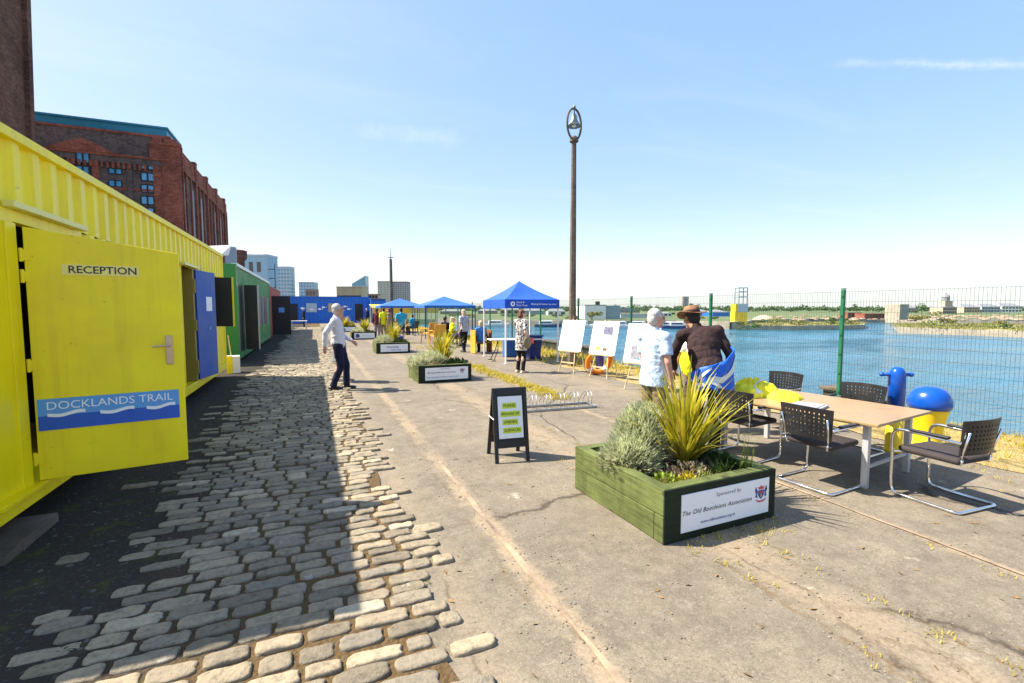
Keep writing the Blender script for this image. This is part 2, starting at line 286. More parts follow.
def mat_cloth(name, c, amt=.2, b=.5, sc=7, rough=.85):
    t = NT(name); o = t.tc(); w = t.noise(t.mapping(o, (1, 1, .7)), sc, 4, .55, 1.5); f = t.noise(o, 240, 2)
    col = t.ramp(w, [(.3, sh(c, 1-amt)), (.7, sh(c, 1+amt))]); t.bump(t.math('ADD', w, t.math('MULTIPLY', f, .05)), b, .05); return t.fin(col, rough, 0, .2)
M['shirt_white'] = mat_cloth('white_shirt', (.60,.58,.62), .05); M['shirt_blue'] = mat_cloth('pale_blue_shirt', (.44,.55,.70), .06); M['trouser_navy'] = mat_cloth('navy_trousers', (.012,.015,.04)); M['trouser_tan'] = mat_cloth('khaki_trousers', (.22,.17,.11)); M['jacket'] = mat_cloth('dark_brown_jacket', (.035,.020,.020), .3); M['black_cl'] = mat_cloth('black_cloth', (.012,.012,.015)); M['hat'] = mat_cloth('brown_leather_hat', (.22,.12,.065), .3, .3); M['maroon'] = mat_cloth('maroon_top', (.10,.025,.035)); M['teal_cl'] = mat_cloth('turquoise_top', (.03,.33,.50)); M['blue_cl'] = mat_cloth('denim_blue_top', (.06,.20,.50)); M['grey_cl'] = mat_cloth('grey_green_dress', (.20,.22,.22)); M['navy_cl'] = mat_cloth('navy_shorts', (.01,.02,.12)); M['brown_cl'] = mat_cloth('tan_jacket', (.28,.19,.14)); M['lilac_cl'] = mat_cloth('lilac_trousers', (.30,.22,.26)); M['hivis_cl'] = mat_cloth('hi_vis_cloth', (.72,.76,.02), .12); M['hivis_or'] = mat_cloth('white_top', (.75,.74,.68), .06)
def mat_floral(name, base, c1, sc):
    t = NT(name); o = t.tc(); v = t.voro(o, sc); k = t.ramp(v, [(.42, 1.), (.52, 0.)]); n = t.noise(o, sc*.35, 3); k = t.math('MULTIPLY', k, t.ramp(n, [(.34, .5), (.42, 1.)])); return t.fin(t.mix(k, base, c1), .85, 0, .2)
M['floral'] = mat_floral('black_and_white_print', (.50,.47,.46), (.03,.025,.03), 19); M['grey_print'] = mat_floral('grey_print_top', (.50,.50,.56), (.2,.2,.26), 26)
def mat_skin(name, c):
    t = NT(name); n = t.noise(t.tc(), 14, 4); col = t.ramp(n, [(.3, sh(c, .85)), (.7, sh(c, 1.1))]); return t.fin(col, .55, 0, .35, Subsurface_Weight=.08)
M['skin'] = mat_skin('skin', (.60,.37,.27)); M['skin2'] = mat_skin('ruddy_skin', (.52,.28,.20)); M['skin3'] = mat_skin('tanned_skin', (.36,.18,.11))
def mat_hair(name, c):
    t = NT(name); n = t.noise(t.mapping(t.tc(), (60, 60, 12)), 1., 3); t.bump(n, .5, .004); return t.fin(t.ramp(n, [(.3, sh(c, .7)), (.7, sh(c, 1.15))]), .6, 0, .3)
M['hair_white'] = mat_hair('white_hair', (.46,.44,.42)); M['hair_brown'] = mat_hair('auburn_hair', (.14,.05,.025)); M['hair_dark'] = mat_hair('dark_hair', (.03,.022,.018)); M['hair_blonde'] = mat_hair('blonde_hair', (.55,.42,.24))
M['shoe'] = simple('black_shoe', (.012,.012,.013), .35); M['sandal'] = simple('pale_shoe', (.55,.42,.32), .6)
def mat_water():
    t = NT('dock_water'); p = t.pos()
    a = t.noise(t.mapping(p, (.55, 1.0, 1), (0, 0, R_(20))), 1.5, 4, .6, .4); b = t.noise(t.mapping(p, (1, 1.6, 1), (0, 0, R_(-25))), 5.0, 3, .6); c = t.noise(p, .12, 3)
    h = t.math('ADD', t.math('MULTIPLY', a, 1.), t.math('MULTIPLY', b, .28)); t.bump(h, 1.0, .42)
    col = t.ramp(c, [(.35, (.02,.115,.20)), (.65, (.035,.16,.255))]); rg = t.ramp(t.noise(t.mapping(p, (.5, 1, 1)), .11, 5, .65, .8), [(.40, .05), (.62, .24)]); return t.fin(col, rg, 0, .5, IOR=1.33)
M['water'] = mat_water()
M['leaf_green'] = foliage('green_leaves', [(.035,.075,.012), (.07,.13,.02), (.11,.17,.03)]); M['leaf_dark'] = foliage('dark_green_leaves', [(.015,.04,.010), (.035,.07,.014), (.05,.09,.02)]); M['leaf_lime'] = foliage('lime_leaves', [(.14,.21,.02), (.24,.32,.03), (.32,.36,.05)])
M['phormium'] = foliage('yellow_striped_blades', [(.18,.22,.02), (.50,.43,.025), (.66,.55,.05), (.30,.34,.03), (.60,.48,.03), (.36,.24,.06)], .4, .4); M['silver_leaf'] = foliage('silver_green_sprigs', [(.40,.43,.23), (.54,.57,.33), (.68,.70,.46), (.60,.64,.37)], .45); M['sprig_dry'] = foliage('dry_brown_sprigs', [(.11,.085,.05), (.21,.17,.11), (.34,.32,.22)], .1)
M['dry_grass'] = foliage('dry_yellow_grass', [(.40,.30,.03), (.58,.45,.04), (.36,.34,.04), (.60,.47,.08)], .35); M['moss'] = foliage('moss_tufts', [(.06,.09,.01), (.13,.15,.02), (.18,.17,.03)], .2); M['flower_yel'] = foliage('yellow_foliage', [(.42,.36,.015), (.58,.46,.02), (.36,.34,.02)], .3)
M['far_tree'] = foliage('distant_foliage', [(.07,.12,.05), (.11,.17,.065), (.15,.21,.08)], .3); M['scrub'] = foliage('shore_scrub', [(.15,.17,.04), (.22,.21,.05), (.28,.25,.08)], .2); M['bark'] = simple('bark', (.10,.075,.05), .9, 0, .3, 8, 50, .5)
M['rubble'] = simple('rubble', (.27,.20,.14), .95, 0, .4, .35, 4, .6); M['shore'] = simple('shore_grass', (.26,.23,.08), .95, 0, .35, .12, 1.5, .3); M['far_land'] = simple('far_land', (.10,.13,.045), .95, 0, .3, .02, .4)
# ------------------------------------------------------------------ light
w = bpy.data.worlds.new('World'); SC.world = w; w.use_nodes = True; wn = w.node_tree.nodes; wl = w.node_tree.links
SUN = Vector((-.74, .375, 1.0)).normalized(); ELEV = math.asin(SUN.z); AZ = math.atan2(SUN.x, SUN.y)
sky = wn.new('ShaderNodeTexSky'); sky.sky_type = 'NISHITA'; sky.sun_disc = False; sky.sun_elevation = ELEV; sky.sun_rotation = AZ
sky.altitude = 0; sky.air_density = 1.0; sky.dust_density = 1.1; sky.ozone_density = 1.0
bg = wn['Background']; bg.inputs[1].default_value = .070
class WT(NT):
    def __init__(s): s.t = w.node_tree; s.n = wn; s.l = wl; s._tc = None
wt = WT(); d = wt.tc('Generated'); ds = wt.sep(d)
# thin cirrus and a contrail: soft streaks high in the sky
zc = wt.math('MAXIMUM', ds[2], .02); cu = wt.n.new('ShaderNodeCombineXYZ'); wl.new(wt.math('DIVIDE', ds[0], zc), cu.inputs[0]); wl.new(wt.math('DIVIDE', ds[1], zc), cu.inputs[1])
cir = wt.noise(wt.mapping(cu.outputs[0], (.5, 1.3, 1), (0, 0, R_(-30))), 1.1, 6, .6, .6); cm = wt.math('MULTIPLY', wt.ramp(cir, [(.52, 0.), (.78, 1.)]), .13)
def streak(px0, py0, px1, py1, half, px_a, px_b, amt):
    a = ray(px0, py0).normalized(); b = ray(px1, py1).normalized(); nrm = a.cross(b).normalized(); tn = (b-a).normalized()
    def dot(v):
        n = wn.new('ShaderNodeVectorMath'); n.operation = 'DOT_PRODUCT'; wl.new(d, n.inputs[0]); n.inputs[1].default_value = v; return n.outputs['Value']
    wob = wt.math('MULTIPLY', wt.math('SUBTRACT', wt.noise(d, 40, 5, .7), .5), half*2.2)
    k = wt.ramp(wt.math('ABSOLUTE', wt.math('ADD', dot(nrm), wob)), [(0., 1.), (half, 0.)], 'EASE')
    s0 = a.dot(tn); s1 = b.dot(tn); sp = abs(s1-s0); mp = wn.new('ShaderNodeMapRange'); mp.inputs[1].default_value = s0; mp.inputs[2].default_value = s1; wl.new(dot(tn), mp.inputs[0])
    e = wt.ramp(mp.outputs[0], [(0., 0.), (.2, 1.), (.8, 1.), (1., 0.)], 'EASE'); tex = wt.ramp(wt.noise(d, 18, 4, .65), [(.36, .15), (.6, 1.)])
    return wt.math('MULTIPLY', wt.math('MULTIPLY', wt.math('MULTIPLY', k, e), tex), amt)
s1 = streak(820, 63, 1180, 66, .007, 0, 0, .34); s2 = streak(350, 128, 470, 140, .022, 0, 0, .16)
tot = wt.math('ADD', wt.math('ADD', cm, s1), s2, True)
sc_ = wn.new('ShaderNodeSeparateColor'); sc_.mode = 'HSV'; wl.new(sky.outputs[0], sc_.inputs[0]); cc_ = wn.new('ShaderNodeCombineColor'); cc_.mode = 'HSV'; wl.new(sc_.outputs[0], cc_.inputs[0])
wl.new(wt.math('MULTIPLY', wt.math('POWER', sc_.outputs[1], 1.85), 1.5, True), cc_.inputs[1]); wl.new(wt.math('MULTIPLY', wt.math('POWER', wt.math('DIVIDE', sc_.outputs[2], 7.0), .20), 6.8), cc_.inputs[2])
cl = wt.mix(tot, wt.mix(1., cc_.outputs[0], (.95, .985, 1.), 'MULTIPLY'), (6.3, 6.4, 6.5)); wl.new(cl, bg.inputs[0])
sl = bpy.data.lights.new('sun', 'SUN'); so = bpy.data.objects.new('sun', sl); COL.objects.link(so); sl.energy = 4.7; sl.angle = R_(.53); sl.color = (1, .91, .77)
so.rotation_euler = (-SUN).to_track_quat('-Z', 'Y').to_euler(); so.location = (-10, 5, 30)
vs_ = SC.view_settings; vs_.view_transform = 'Standard'; vs_.look = 'None'; vs_.gamma = 1; vs_.exposure = 1.42; vs_.use_curve_mapping = False
# ------------------------------------------------------------------ ground
ZW = -1.9; QX = 9.25
def gz(x): return 0.0 if x < 6.6 else -.12*min(1, (x-6.6)/2.4)
def jig(v, a): return v+rng.uniform(-a, a)
def sheet(name, xs, ys, m, zf, kind='structure'):
    b = MB(); nx, ny = len(xs), len(ys)
    b.v = [(x, y, zf(x, y)) for y in ys for x in xs]; b.f = [(j*nx+i, j*nx+i+1, (j+1)*nx+i+1, (j+1)*nx+i) for j in range(ny-1) for i in range(nx-1)]
    return struct(b.build(name, m), kind)
sheet('quay_ground', [-900, -60, 6.6, 7.4, 8.2, QX], [-60, 0, 60, 900], M['apron'], lambda x, y: gz(x))
def ribbon(name, x0, x1, y0, y1, m, z, step=.22, amp=.03, kind='structure'):
    b = MB(); y = y0; k = 0; a0 = a1 = 0
    while y <= y1:
        a0 = a0*.7+rng.uniform(-amp, amp); a1 = a1*.7+rng.uniform(-amp, amp)
        b.v += [(x0+a0, y, gz(x0)+z), (x1+a1, y, gz(x1)+z)]
        if k: b.f.append((2*k-2, 2*k-1, 2*k+1, 2*k))
        k += 1; y += step*(1 if y < 12 else 3)
    return struct(b.build(name, m), kind)
def mat_bed():
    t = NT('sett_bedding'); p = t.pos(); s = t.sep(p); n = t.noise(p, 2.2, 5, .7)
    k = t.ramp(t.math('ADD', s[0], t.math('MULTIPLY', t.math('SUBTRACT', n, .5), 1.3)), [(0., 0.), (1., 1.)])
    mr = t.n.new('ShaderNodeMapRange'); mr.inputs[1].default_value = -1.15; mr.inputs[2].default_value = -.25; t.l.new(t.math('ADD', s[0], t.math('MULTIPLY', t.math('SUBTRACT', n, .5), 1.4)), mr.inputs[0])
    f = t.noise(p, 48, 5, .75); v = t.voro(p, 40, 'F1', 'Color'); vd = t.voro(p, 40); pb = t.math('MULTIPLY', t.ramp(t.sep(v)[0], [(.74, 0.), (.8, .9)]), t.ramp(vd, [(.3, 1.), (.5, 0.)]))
    dark = t.mix(f, (.018,.016,.014), (.070,.060,.050)); sand = t.mix(f, (.055,.035,.017), (.17,.112,.054))  # dark side mixes gravel with the container's shade, sandy side its sunlit joints
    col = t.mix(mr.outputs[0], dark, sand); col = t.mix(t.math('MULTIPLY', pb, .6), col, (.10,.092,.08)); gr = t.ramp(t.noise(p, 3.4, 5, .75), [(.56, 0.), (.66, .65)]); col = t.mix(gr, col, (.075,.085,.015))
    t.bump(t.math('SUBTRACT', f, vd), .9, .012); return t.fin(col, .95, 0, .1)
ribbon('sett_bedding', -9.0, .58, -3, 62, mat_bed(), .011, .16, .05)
def cobbles():
    b = MB(); y = .9; row = 0
    while y < 46:
        ph = .122+rng.uniform(-.009, .012); edge = .66+.05*math.sin(y*2.3)+rng.uniform(-.15, .13); x = -1.75+rng.uniform(0, .3); lo = y > 11; row += 1
        while x < edge-.08:
            L = rng.uniform(.17, .32)
            if x+L > edge+.14: L = max(.13, edge+.04-x)
            left = -1.28+.16*math.sin(y*.9)-(.3 if y > 7 else 0)-(.25 if y < 3.3 else 0)
            if rng.random() < (0.0 if x > left+.4 else (.25 if x > left else .95)): x += L; continue
            sink = rng.uniform(0, .006) if x > left+.5 else rng.uniform(0, .016)
            w = ph-rng.uniform(.014, .028); l = L-rng.uniform(.015, .034); cx_, cy_ = x+L/2, y+ph/2+rng.uniform(-.008, .008)+.010*math.sin(x*2+row); h = rng.uniform(.024, .034)-sink*.8; rot = rng.uniform(-.05, .05)
            n = 12 if lo else 28; out = []; e = rng.uniform(6, 11); wa = [rng.uniform(-.018, .018) for _ in range(6)]; wp = [rng.uniform(0, 6.28) for _ in range(6)]
            for i in range(n):
                a = 2*math.pi*i/n; 
                if not lo:   # more points near the corners
                    a += .28*math.sin(4*a)*-.25
                ca, sa = math.cos(a), math.sin(a)
                r = (abs(ca)**e+abs(sa)**e)**(-1/e)*(1+sum(q*math.sin((k+2)*a+o) for k, (q, o) in enumerate(zip(wa, wp))))*(1+rng.uniform(-.03, .016)); out.append((ca*r*l/2, sa*r*w/2))
            cr, sr = math.cos(rot), math.sin(rot); tx, ty = rng.uniform(-.02, .02), rng.uniform(-.05, .05); base = len(b.v); ins = min(.009, w*.09)
            rings = ((0, .0), (.0, h*.60), (ins*.35, h*.88), (ins, h), (w*.26, h*1.03)) if lo else ((0, .0), (.0, h*.55), (ins*.35, h*.86), (ins, h*.98), (w*.15, h*1.01), (w*.25, h*1.02), (w*.37, h*1.02)); hf = [(rng.uniform(15, 60), rng.uniform(15, 60), rng.uniform(0, 6.3), rng.uniform(.0006, .0021)) for _ in range(5)]
            for inset, z in rings:
                fx, fy = max(.1, 1-2*inset/l), max(.1, 1-2*inset/w); last = inset > ins*1.5
                for ox, oy in out:
                    px, py = ox*fx, oy*fy; b.v.append((cx_+px*cr-py*sr, cy_+px*sr+py*cr, (z+px*tx+py*ty+(sum(am*math.sin(fa*px+fb*py+fo) for fa, fb, fo, am in hf)+rng.uniform(-.0016, .0012) if z > h*.8 and not lo else 0)) if z else .001))
            b.v.append((cx_, cy_, h*1.03+rng.uniform(-.003, .001))); m_ = len(rings)
            for q in range(m_-1):
                for i in range(n): b.f.append((base+q*n+i, base+q*n+(i+1) % n, base+(q+1)*n+(i+1) % n, base+(q+1)*n+i))
            for i in range(n): b.f.append((base+(m_-1)*n+i, base+(m_-1)*n+(i+1) % n, base+m_*n))
            x += L
        y += ph
    return struct(b.build('cobbled_path', M['cobble'], smooth=True))
cobbles()
def mat_groove():
    t = NT('rail_groove'); p = t.pos(); n = t.noise(t.mapping(p, (1, .7, 1)), 1.3, 5, .75); k = t.ramp(n, [(.46, 0.), (.66, .85)])
    col = t.mix(k, (.36,.26,.17), t.ramp(t.noise(p, 40, 3), [(.3, (.045,.035,.03)), (.7, (.15,.11,.085))])); t.bump(k, -.6, .01); return t.fin(col, .8)
ribbon('buried_rail', 1.235, 1.27, -1, 5.2, mat_groove(), .008, .12, .008)
ribbon('buried_rail', 4.17, 4.20, -1, 4, bpy.data.materials['rail_groove'], .008, .12, .006)
ribbon('dry_verge', 6.75, QX-.02, -3, 62, M['verge'], .005, .3, .14)
# quay wall and the dock
b = MB(); b.bx(QX-.5, QX+.03, -60, 110, -6, -.124); tag(b.build('quay_wall', M['stone']), 'long stone quay wall dropping from the fence to the dock water', 'wall')
b = MB(); b.quad((QX-.02, -400, ZW), (1500, -400, ZW), (1500, 900, ZW), (QX-.02, 900, ZW)); struct(b.build('dock_water', M['water']))
# ---- blades / grass -------------------------------------------------------
def blade(b, p, L, wd, az, lean, bend=.5, seg=2):
    d = Vector((math.cos(az), math.sin(az), 0)); s = Vector((-d.y, d.x, 0)); base = len(b.v); p = Vector(p)
    for k in range(seg+1):
        t = k/seg; ang = lean+bend*t; q = p+d*(L*t*math.sin(ang))+Vector((0, 0, L*t*math.cos(ang))); ww = wd*(1-t)*.5
        if k < seg: b.v += [tuple(q-s*ww), tuple(q+s*ww)]
        else: b.v.append(tuple(q))
    for k in range(seg-1): b.f.append((base+2*k, base+2*k+1, base+2*k+3, base+2*k+2))
    b.f.append((base+2*seg-2, base+2*seg-1, base+2*seg))
def tufts(name, spots, per, L, wd, m, spread=.07, kind='stuff', parent=None):
    b = MB()
    for x, y, z in spots:
        for _ in range(per):
            blade(b, (jig(x, spread), jig(y, spread), z), rng.uniform(*L), rng.uniform(*wd), rng.uniform(0, 6.28), rng.uniform(.05, .6), rng.uniform(.1, .9))
    o = b.build(name, m, parent)
    if kind: struct(o, kind)
    return o
sp = []
for _ in range(1500):
    y = rng.uniform(.6, 12); x = QX-abs(rng.gauss(0, .9)); 
    if x > 6.7: sp.append((x, y, gz(x)))
tufts('dry_grass', sp, 9, (.05, .16), (.006, .012), M['dry_grass'])
sp = []
for _ in range(1300):
    y = rng.uniform(12, 60); x = QX-abs(rng.gauss(0, 1.0))
    if x > 6.4: sp.append((x, y, gz(x)))
tufts('dry_grass', sp, 7, (.12, .34), (.02, .04), M['dry_grass'], .16)
sp = []
for _ in range(620):
    y = rng.uniform(7.8, 13.6); sp.append((4.32+rng.gauss(0, .12)+(.03*math.sin(y*3)), y, 0))
for _ in range(150): sp.append((4.25+rng.gauss(0, .22), rng.uniform(13.6, 30), 0))
tufts('dry_grass', sp, 9, (.04, .11), (.008, .014), M['dry_grass'], .06)
sp = []
for _ in range(120):   # sparse weeds along cracks and sleepers
    y = rng.choice([rng.uniform(1, 4), rng.uniform(4, 9)]); sp.append((rng.choice([2.52, 3.02, 4.1, 3.0])+rng.gauss(0, .04), y, .004))
for _ in range(150): sp.append((rng.uniform(5.5, 7), rng.uniform(1.6, 13), 0))
for _ in range(40): sp.append((2.4+rng.uniform(0, 1.1), 2.56+rng.gauss(0, .05), 0))
tufts('crack_weeds', sp, 7, (.012, .045), (.004, .009), M['dry_grass'], .04)
sp = [(rng.uniform(-1.15, .62), rng.choice([rng.uniform(1.4, 5), rng.uniform(4, 9)]), .006) for _ in range(70)]
tufts('joint_weeds', sp, 9, (.012, .034), (.006, .011), M['moss'], .03)
b = MB()           # loose litter and pebbles on the gravel
for _ in range(700):
    x = rng.uniform(-2.1, -.75); y = rng.uniform(2.2, 12); r = rng.uniform(.005, .017); b.ell((x, y, .004+r*.4), (r*rng.uniform(.8, 1.6), r, r*.6), n=6, m=4)
struct(b.build('loose_pebbles', simple('grey_pebbles', (.075,.07,.064), .85, 0, .5, 40)), 'stuff')
b = MB()           # loose grit lying on the apron
for _ in range(1500):
    y = .9+abs(rng.gauss(0, 3.2)); x = rng.choice([rng.uniform(.6, 6.6), 1.25+rng.gauss(0, .18), 2.76+rng.gauss(0, .25), 4.18+rng.gauss(0, .12)]); r = rng.uniform(.0025, .008)*(1.4 if rng.random() < .06 else 1); b.ell((x, y, r*.35), (r*rng.uniform(.8, 1.7), r, r*.6), Matrix.Rotation(rng.uniform(0, 3.1), 3, 'Z'), n=5, m=3)
struct(b.build('loose_grit', simple('tan_grit', (.20,.165,.12), .9, 0, .6, 30)), 'stuff')
b = MB()
for _ in range(130):
    x, y = rng.uniform(.5, 6.4), .9+abs(rng.gauss(0, 3)); a = rng.uniform(0, 6.28); l = rng.uniform(.012, .032); u = V2 = Vector((math.cos(a), math.sin(a), 0)); s_ = Vector((-u.y, u.x, 0))*l*.35; p = Vector((x, y, .004)); b.add([p-u*l, p+s_+Vector((0, 0, .006)), p+u*l+Vector((0, 0, .004)), p-s_], [(0, 1, 2, 3)])
struct(b.build('fallen_leaves', simple('dead_leaf', (.20,.12,.045), .8, 0, .5, 12)), 'stuff')
# ------------------------------------------------------------------ shipping containers
def corrug(b, x, y0, y1, z0, z1, depth=.036, pitch=.278, side=1, along='Y'):
    n = int((y1-y0)/pitch); pitch = (y1-y0)/n; prof = []
    for i in range(n):
        a = y0+i*pitch; prof += [(a+.03*pitch, 0), (a+.36*pitch, 0), (a+.50*pitch, 1), (a+.86*pitch, 1)]
    prof.append((y1, 0)); base = len(b.v)
    for yy, k in prof:
        xx = x-side*depth*k
        for z in (z0, z1): b.v.append((xx, yy, z) if along == 'Y' else (yy, xx, z))
    for i in range(len(prof)-1): b.f.append((base+2*i, base+2*i+2, base+2*i+3, base+2*i+1))
YX = -2.03; Y0, Y1 = 3.80, 13.71; ZT = 3.04; ZB = .215
yc = thing('shipping_container', 'bright yellow corrugated shipping container with an open office door at the left', 'shipping container', (YX, (Y0+Y1)/2, 0))
def L(b):   # world coords to thing coords
    ox, oy, oz = -YX, -(Y0+Y1)/2, 0; b.v = [(v[0]+ox, v[1]+oy, v[2]) for v in b.v]; return b
W = 2.44
b = MB(); corrug(b, YX-.02, Y0+.16, Y1-.1, 2.45, ZT-.06); corrug(b, YX-.02, 5.80, 9.68, .37, 2.45); corrug(b, YX-.02, 10.55, 11.85, .37, 2.45); corrug(b, YX-.02, 12.85, Y1-.1, .37, 2.45)
L(b).build('corrugated_side', M['yellow'], yc)
b = MB(); b.bx(YX-W, YX, Y0, Y0+.16, ZB, ZT-.004); L(b).build('end_wall', M['yellow'], yc, bevel=.008); b = MB(); b.bx(YX-W, YX, Y1-.1, Y1, ZB, ZT-.004); L(b).build('end_wall', M['yellow'], yc, bevel=.008)
b = MB(); b.bx(YX-.14, YX+.006, Y0, Y1, ZB, .36); b.bx(YX-.30, YX+.075, 4.2, 6.1, .335, .372); b.bx(YX-.1, YX+.012, Y0, Y1, ZT-.07, ZT+.006); b.bx(YX-W, YX-.14, Y0, Y1, ZB+.02, .34); L(b).build('floor_frame', M['yellow'], yc, bevel=.006)
b = MB(); b.bx(YX-.10, YX-.012, Y0+.16, 4.74, .36, 2.45); b.bx(YX-.10, YX-.012, 5.72, 5.80, .36, 2.45); b.bx(YX-.12, YX+.004, 4.60, 4.738, .36, 2.35); b.bx(YX-.10, YX-.012, 4.735, 5.725, 2.36, 2.449); L(b).build('door_surround', M['yellow'], yc, bevel=.005)
b = MB(); b.bx(YX-.1, YX-.01, 11.85, 12.85, .37, 1.30); L(b).build('lower_panel', M['yellow'], yc)
b = MB(); b.bx(YX-W, YX-.03, Y0+.01, Y1-.01, ZT-.03, ZT-.008); L(b).build('roof', M['yellow'], yc)
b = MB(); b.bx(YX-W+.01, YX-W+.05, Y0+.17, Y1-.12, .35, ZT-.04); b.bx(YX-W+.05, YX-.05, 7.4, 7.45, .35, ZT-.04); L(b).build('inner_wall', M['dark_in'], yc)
for y0_, y1_ in ((4.62, 5.86), (9.62, 10.7)): b = MB(); b.bx(YX-.015, YX+.055, y0_, y1_, 2.452, 2.50); L(b).build('drip_strip', M['pale_yellow'], yc, bevel=.005)
b = MB(); b.bx(YX-.06, YX-.03, 11.86, 12.84, 1.31, 2.44); L(b).build('window', M['dark_glass'], yc)
for y_ in (4.0, 8.6, 12.6): b = MB(); b.bx(YX-1.9, YX-.35, y_-.05, y_+.14, .008, ZB-.003); L(b).build('timber_bearer', M['wood_grey'], yc)
b = MB(); b.bx(YX-.22, YX+.10, 4.1, 4.82, .014, .085); L(b).build('timber_bearer', M['wood_grey'], yc)
# the reception door (a frame of local axes: u along the door, up, out of its face)
H0 = Vector((YX+.012, 4.76, 0)); H1 = Vector((-1.06, 4.93, 0)); du = (H1-H0).normalized(); DW = (H1-H0).length; dn = Vector((du.y, -du.x, 0)); off = Vector((-YX, -(Y0+Y1)/2, 0))
def dpt(u, z, out=0): return H0+du*u+Vector((0, 0, z))+dn*out+off
def ztop(u): return 2.335-(2.335-2.185)*u/DW
b = MB(); o_ = [dpt(.015, .376, 0), dpt(DW, .376, 0), dpt(DW, ztop(DW), 0), dpt(.015, ztop(.015), 0)]; i_ = [p-dn*.05 for p in o_]
b.add(o_+i_, [(0,1,2,3), (7,6,5,4), (0,4,5,1), (1,5,6,2), (2,6,7,3), (3,7,4,0)]); door = b.build('door', M['yellow'], yc, bevel=.004)
for z in (.55, 1.28, 1.96, 2.12): b = MB(); b.cyl(dpt(0, z-.05, .006), dpt(0, z+.05, .006), .013, n=10); b.box(dpt(.026, z, .004), (.05, .008, .08), rz=math.atan2(du.y, du.x)); b.build('hinge', M['yellow'], door)
ang = math.atan2(du.y, du.x); MD = Matrix.Rotation(ang, 3, 'Z')
b = MB(); b.box(dpt(DW-.095, 1.36, .006), (.052, .012, .25), M=MD, bev=.005); b.cyl(dpt(DW-.095, 1.30, .006), dpt(DW-.095, 1.30, .016), .013, n=12); b.tube([dpt(DW-.095, 1.40, .01), dpt(DW-.095, 1.40, .05), dpt(DW-.115, 1.40, .056), dpt(DW-.21, 1.395, .056)], .009, 8); b.build('handle', M['brass'], door, smooth=False)
def dsign(u0, u1, za, zb, name, m, out, za2=None, zb2=None):
    b = MB(); za2 = za if za2 is None else za2; zb2 = zb if zb2 is None else zb2
    f = [dpt(u0, za, out), dpt(u1, za2, out), dpt(u1, zb2, out), dpt(u0, zb, out)]; k = [p-dn*(out-.0005) for p in f]
    b.add(f+k, [(0,1,2,3), (0,4,5,1), (1,5,6,2), (2,6,7,3), (3,7,4,0)]); return b.build(name, m, door)
dsign(.22, .70, 1.978, 2.062, 'name_plate', M['cream_plate'], .004)
xd = du; text_obj('name_lettering', 'RECEPTION', M['ink'], door, dpt(.472, 2.02, .004), xd, (0, 0, 1), width=.42, bold=.012)
# trail sign, a pale blue board with a deep blue lower half
dsign(.03, DW-.045, .765, .8785, 'sign_lower_half', M['deep_blue_sign'], .006); dsign(.03, DW-.045, .879, 1.012, 'trail_sign', M['sky_blue_sign'], .006)
text_obj('trail_lettering', 'DOCKLANDS TRAIL', M['ink_white'], door, dpt(.485, .953, .006), xd, (0, 0, 1), width=.80)
for u0, u1, zz in ((.085, .31, .888), (.40, .62, .878), (.70, .90, .880)):
    b = MB(); tp = []; bt = []
    for k in range(17):
        t = k/16; z = zz+(t-.5)*.012+.009*math.sin(t*2*math.pi+2.6); u = u0+(u1-u0)*t; tp.append(dpt(u, z+.013, .0085)); bt.append(dpt(u, z-.013, .0085))
    b.add(bt+tp, [(k, k+1, 17+k+1, 17+k) for k in range(16)]); b.build('wave', M['ink_white'], door)
# second doorway: a blue leaf folded back, jamb with rusty edge, black shutter
b = MB(); a0 = Vector((YX+.03, 10.50, 0))+off; a1 = Vector((YX+.03+.93*math.sin(R_(10)), 10.50+.93*math.cos(R_(10)), 0))+off; q = (a1-a0).normalized(); nq = Vector((q.y, -q.x, 0))
def bp(u, z, out=0): return a0+q*u+Vector((0, 0, z))+nq*out
def slab(p0, p1, z0, z1, th, nrm, name, m, par):
    b = MB(); f = [p0+Vector((0,0,z0)), p1+Vector((0,0,z0)), p1+Vector((0,0,z1)), p0+Vector((0,0,z1))]; k = [p-nrm*th for p in f]
    b.add(f+k, [(0,1,2,3), (7,6,5,4), (0,4,5,1), (1,5,6,2), (2,6,7,3), (3,7,4,0)]); return b.build(name, m, par, bevel=.003)
bd = slab(bp(0, 0), bp(.90, 0), .372, 2.43, .045, nq, 'door', M['blue_door'], yc); bd['label'] = 'blue steel door folded back with a white notice'
slab(bp(.42, 0, .004), bp(.70, 0, .004), 1.66, 1.94, .003, nq, 'notice', M['sign_white'], bd)
b = MB(); b.box(bp(.56, 1.32, .004), (.05, .006, .05), rz=math.atan2(q.y, q.x)); b.build('sticker', M['sky_blue_sign'], bd)
b = MB(); b.bx(YX-.30, YX+.004, 10.36, 10.46, .372, 2.44); b.bx(YX-.02, YX+.03, 10.38, 10.44, .5, .75); b.bx(YX-.02, YX+.03, 10.38, 10.44, 1.3, 1.5); b.bx(YX-.02, YX+.03, 10.38, 10.44, 2.0, 2.25); L(b).build('door_jamb', mat_paint('rusty_jamb_paint', (.36,.25,.03), (.12,.07,.03), .6, .9), yc)
b = MB(); b.bx(YX+.01, YX+.36, 12.30, 12.33, 1.31, 2.40); sh_ = L(b).build('shutter', M['black_p'], yc); sh_['label'] = 'open black window shutter with yellow edge'
b = MB(); b.bx(YX+.362, YX+.39, 12.29, 12.335, 1.30, 2.41); L(b).build('edge_trim', M['yellow'], sh_)
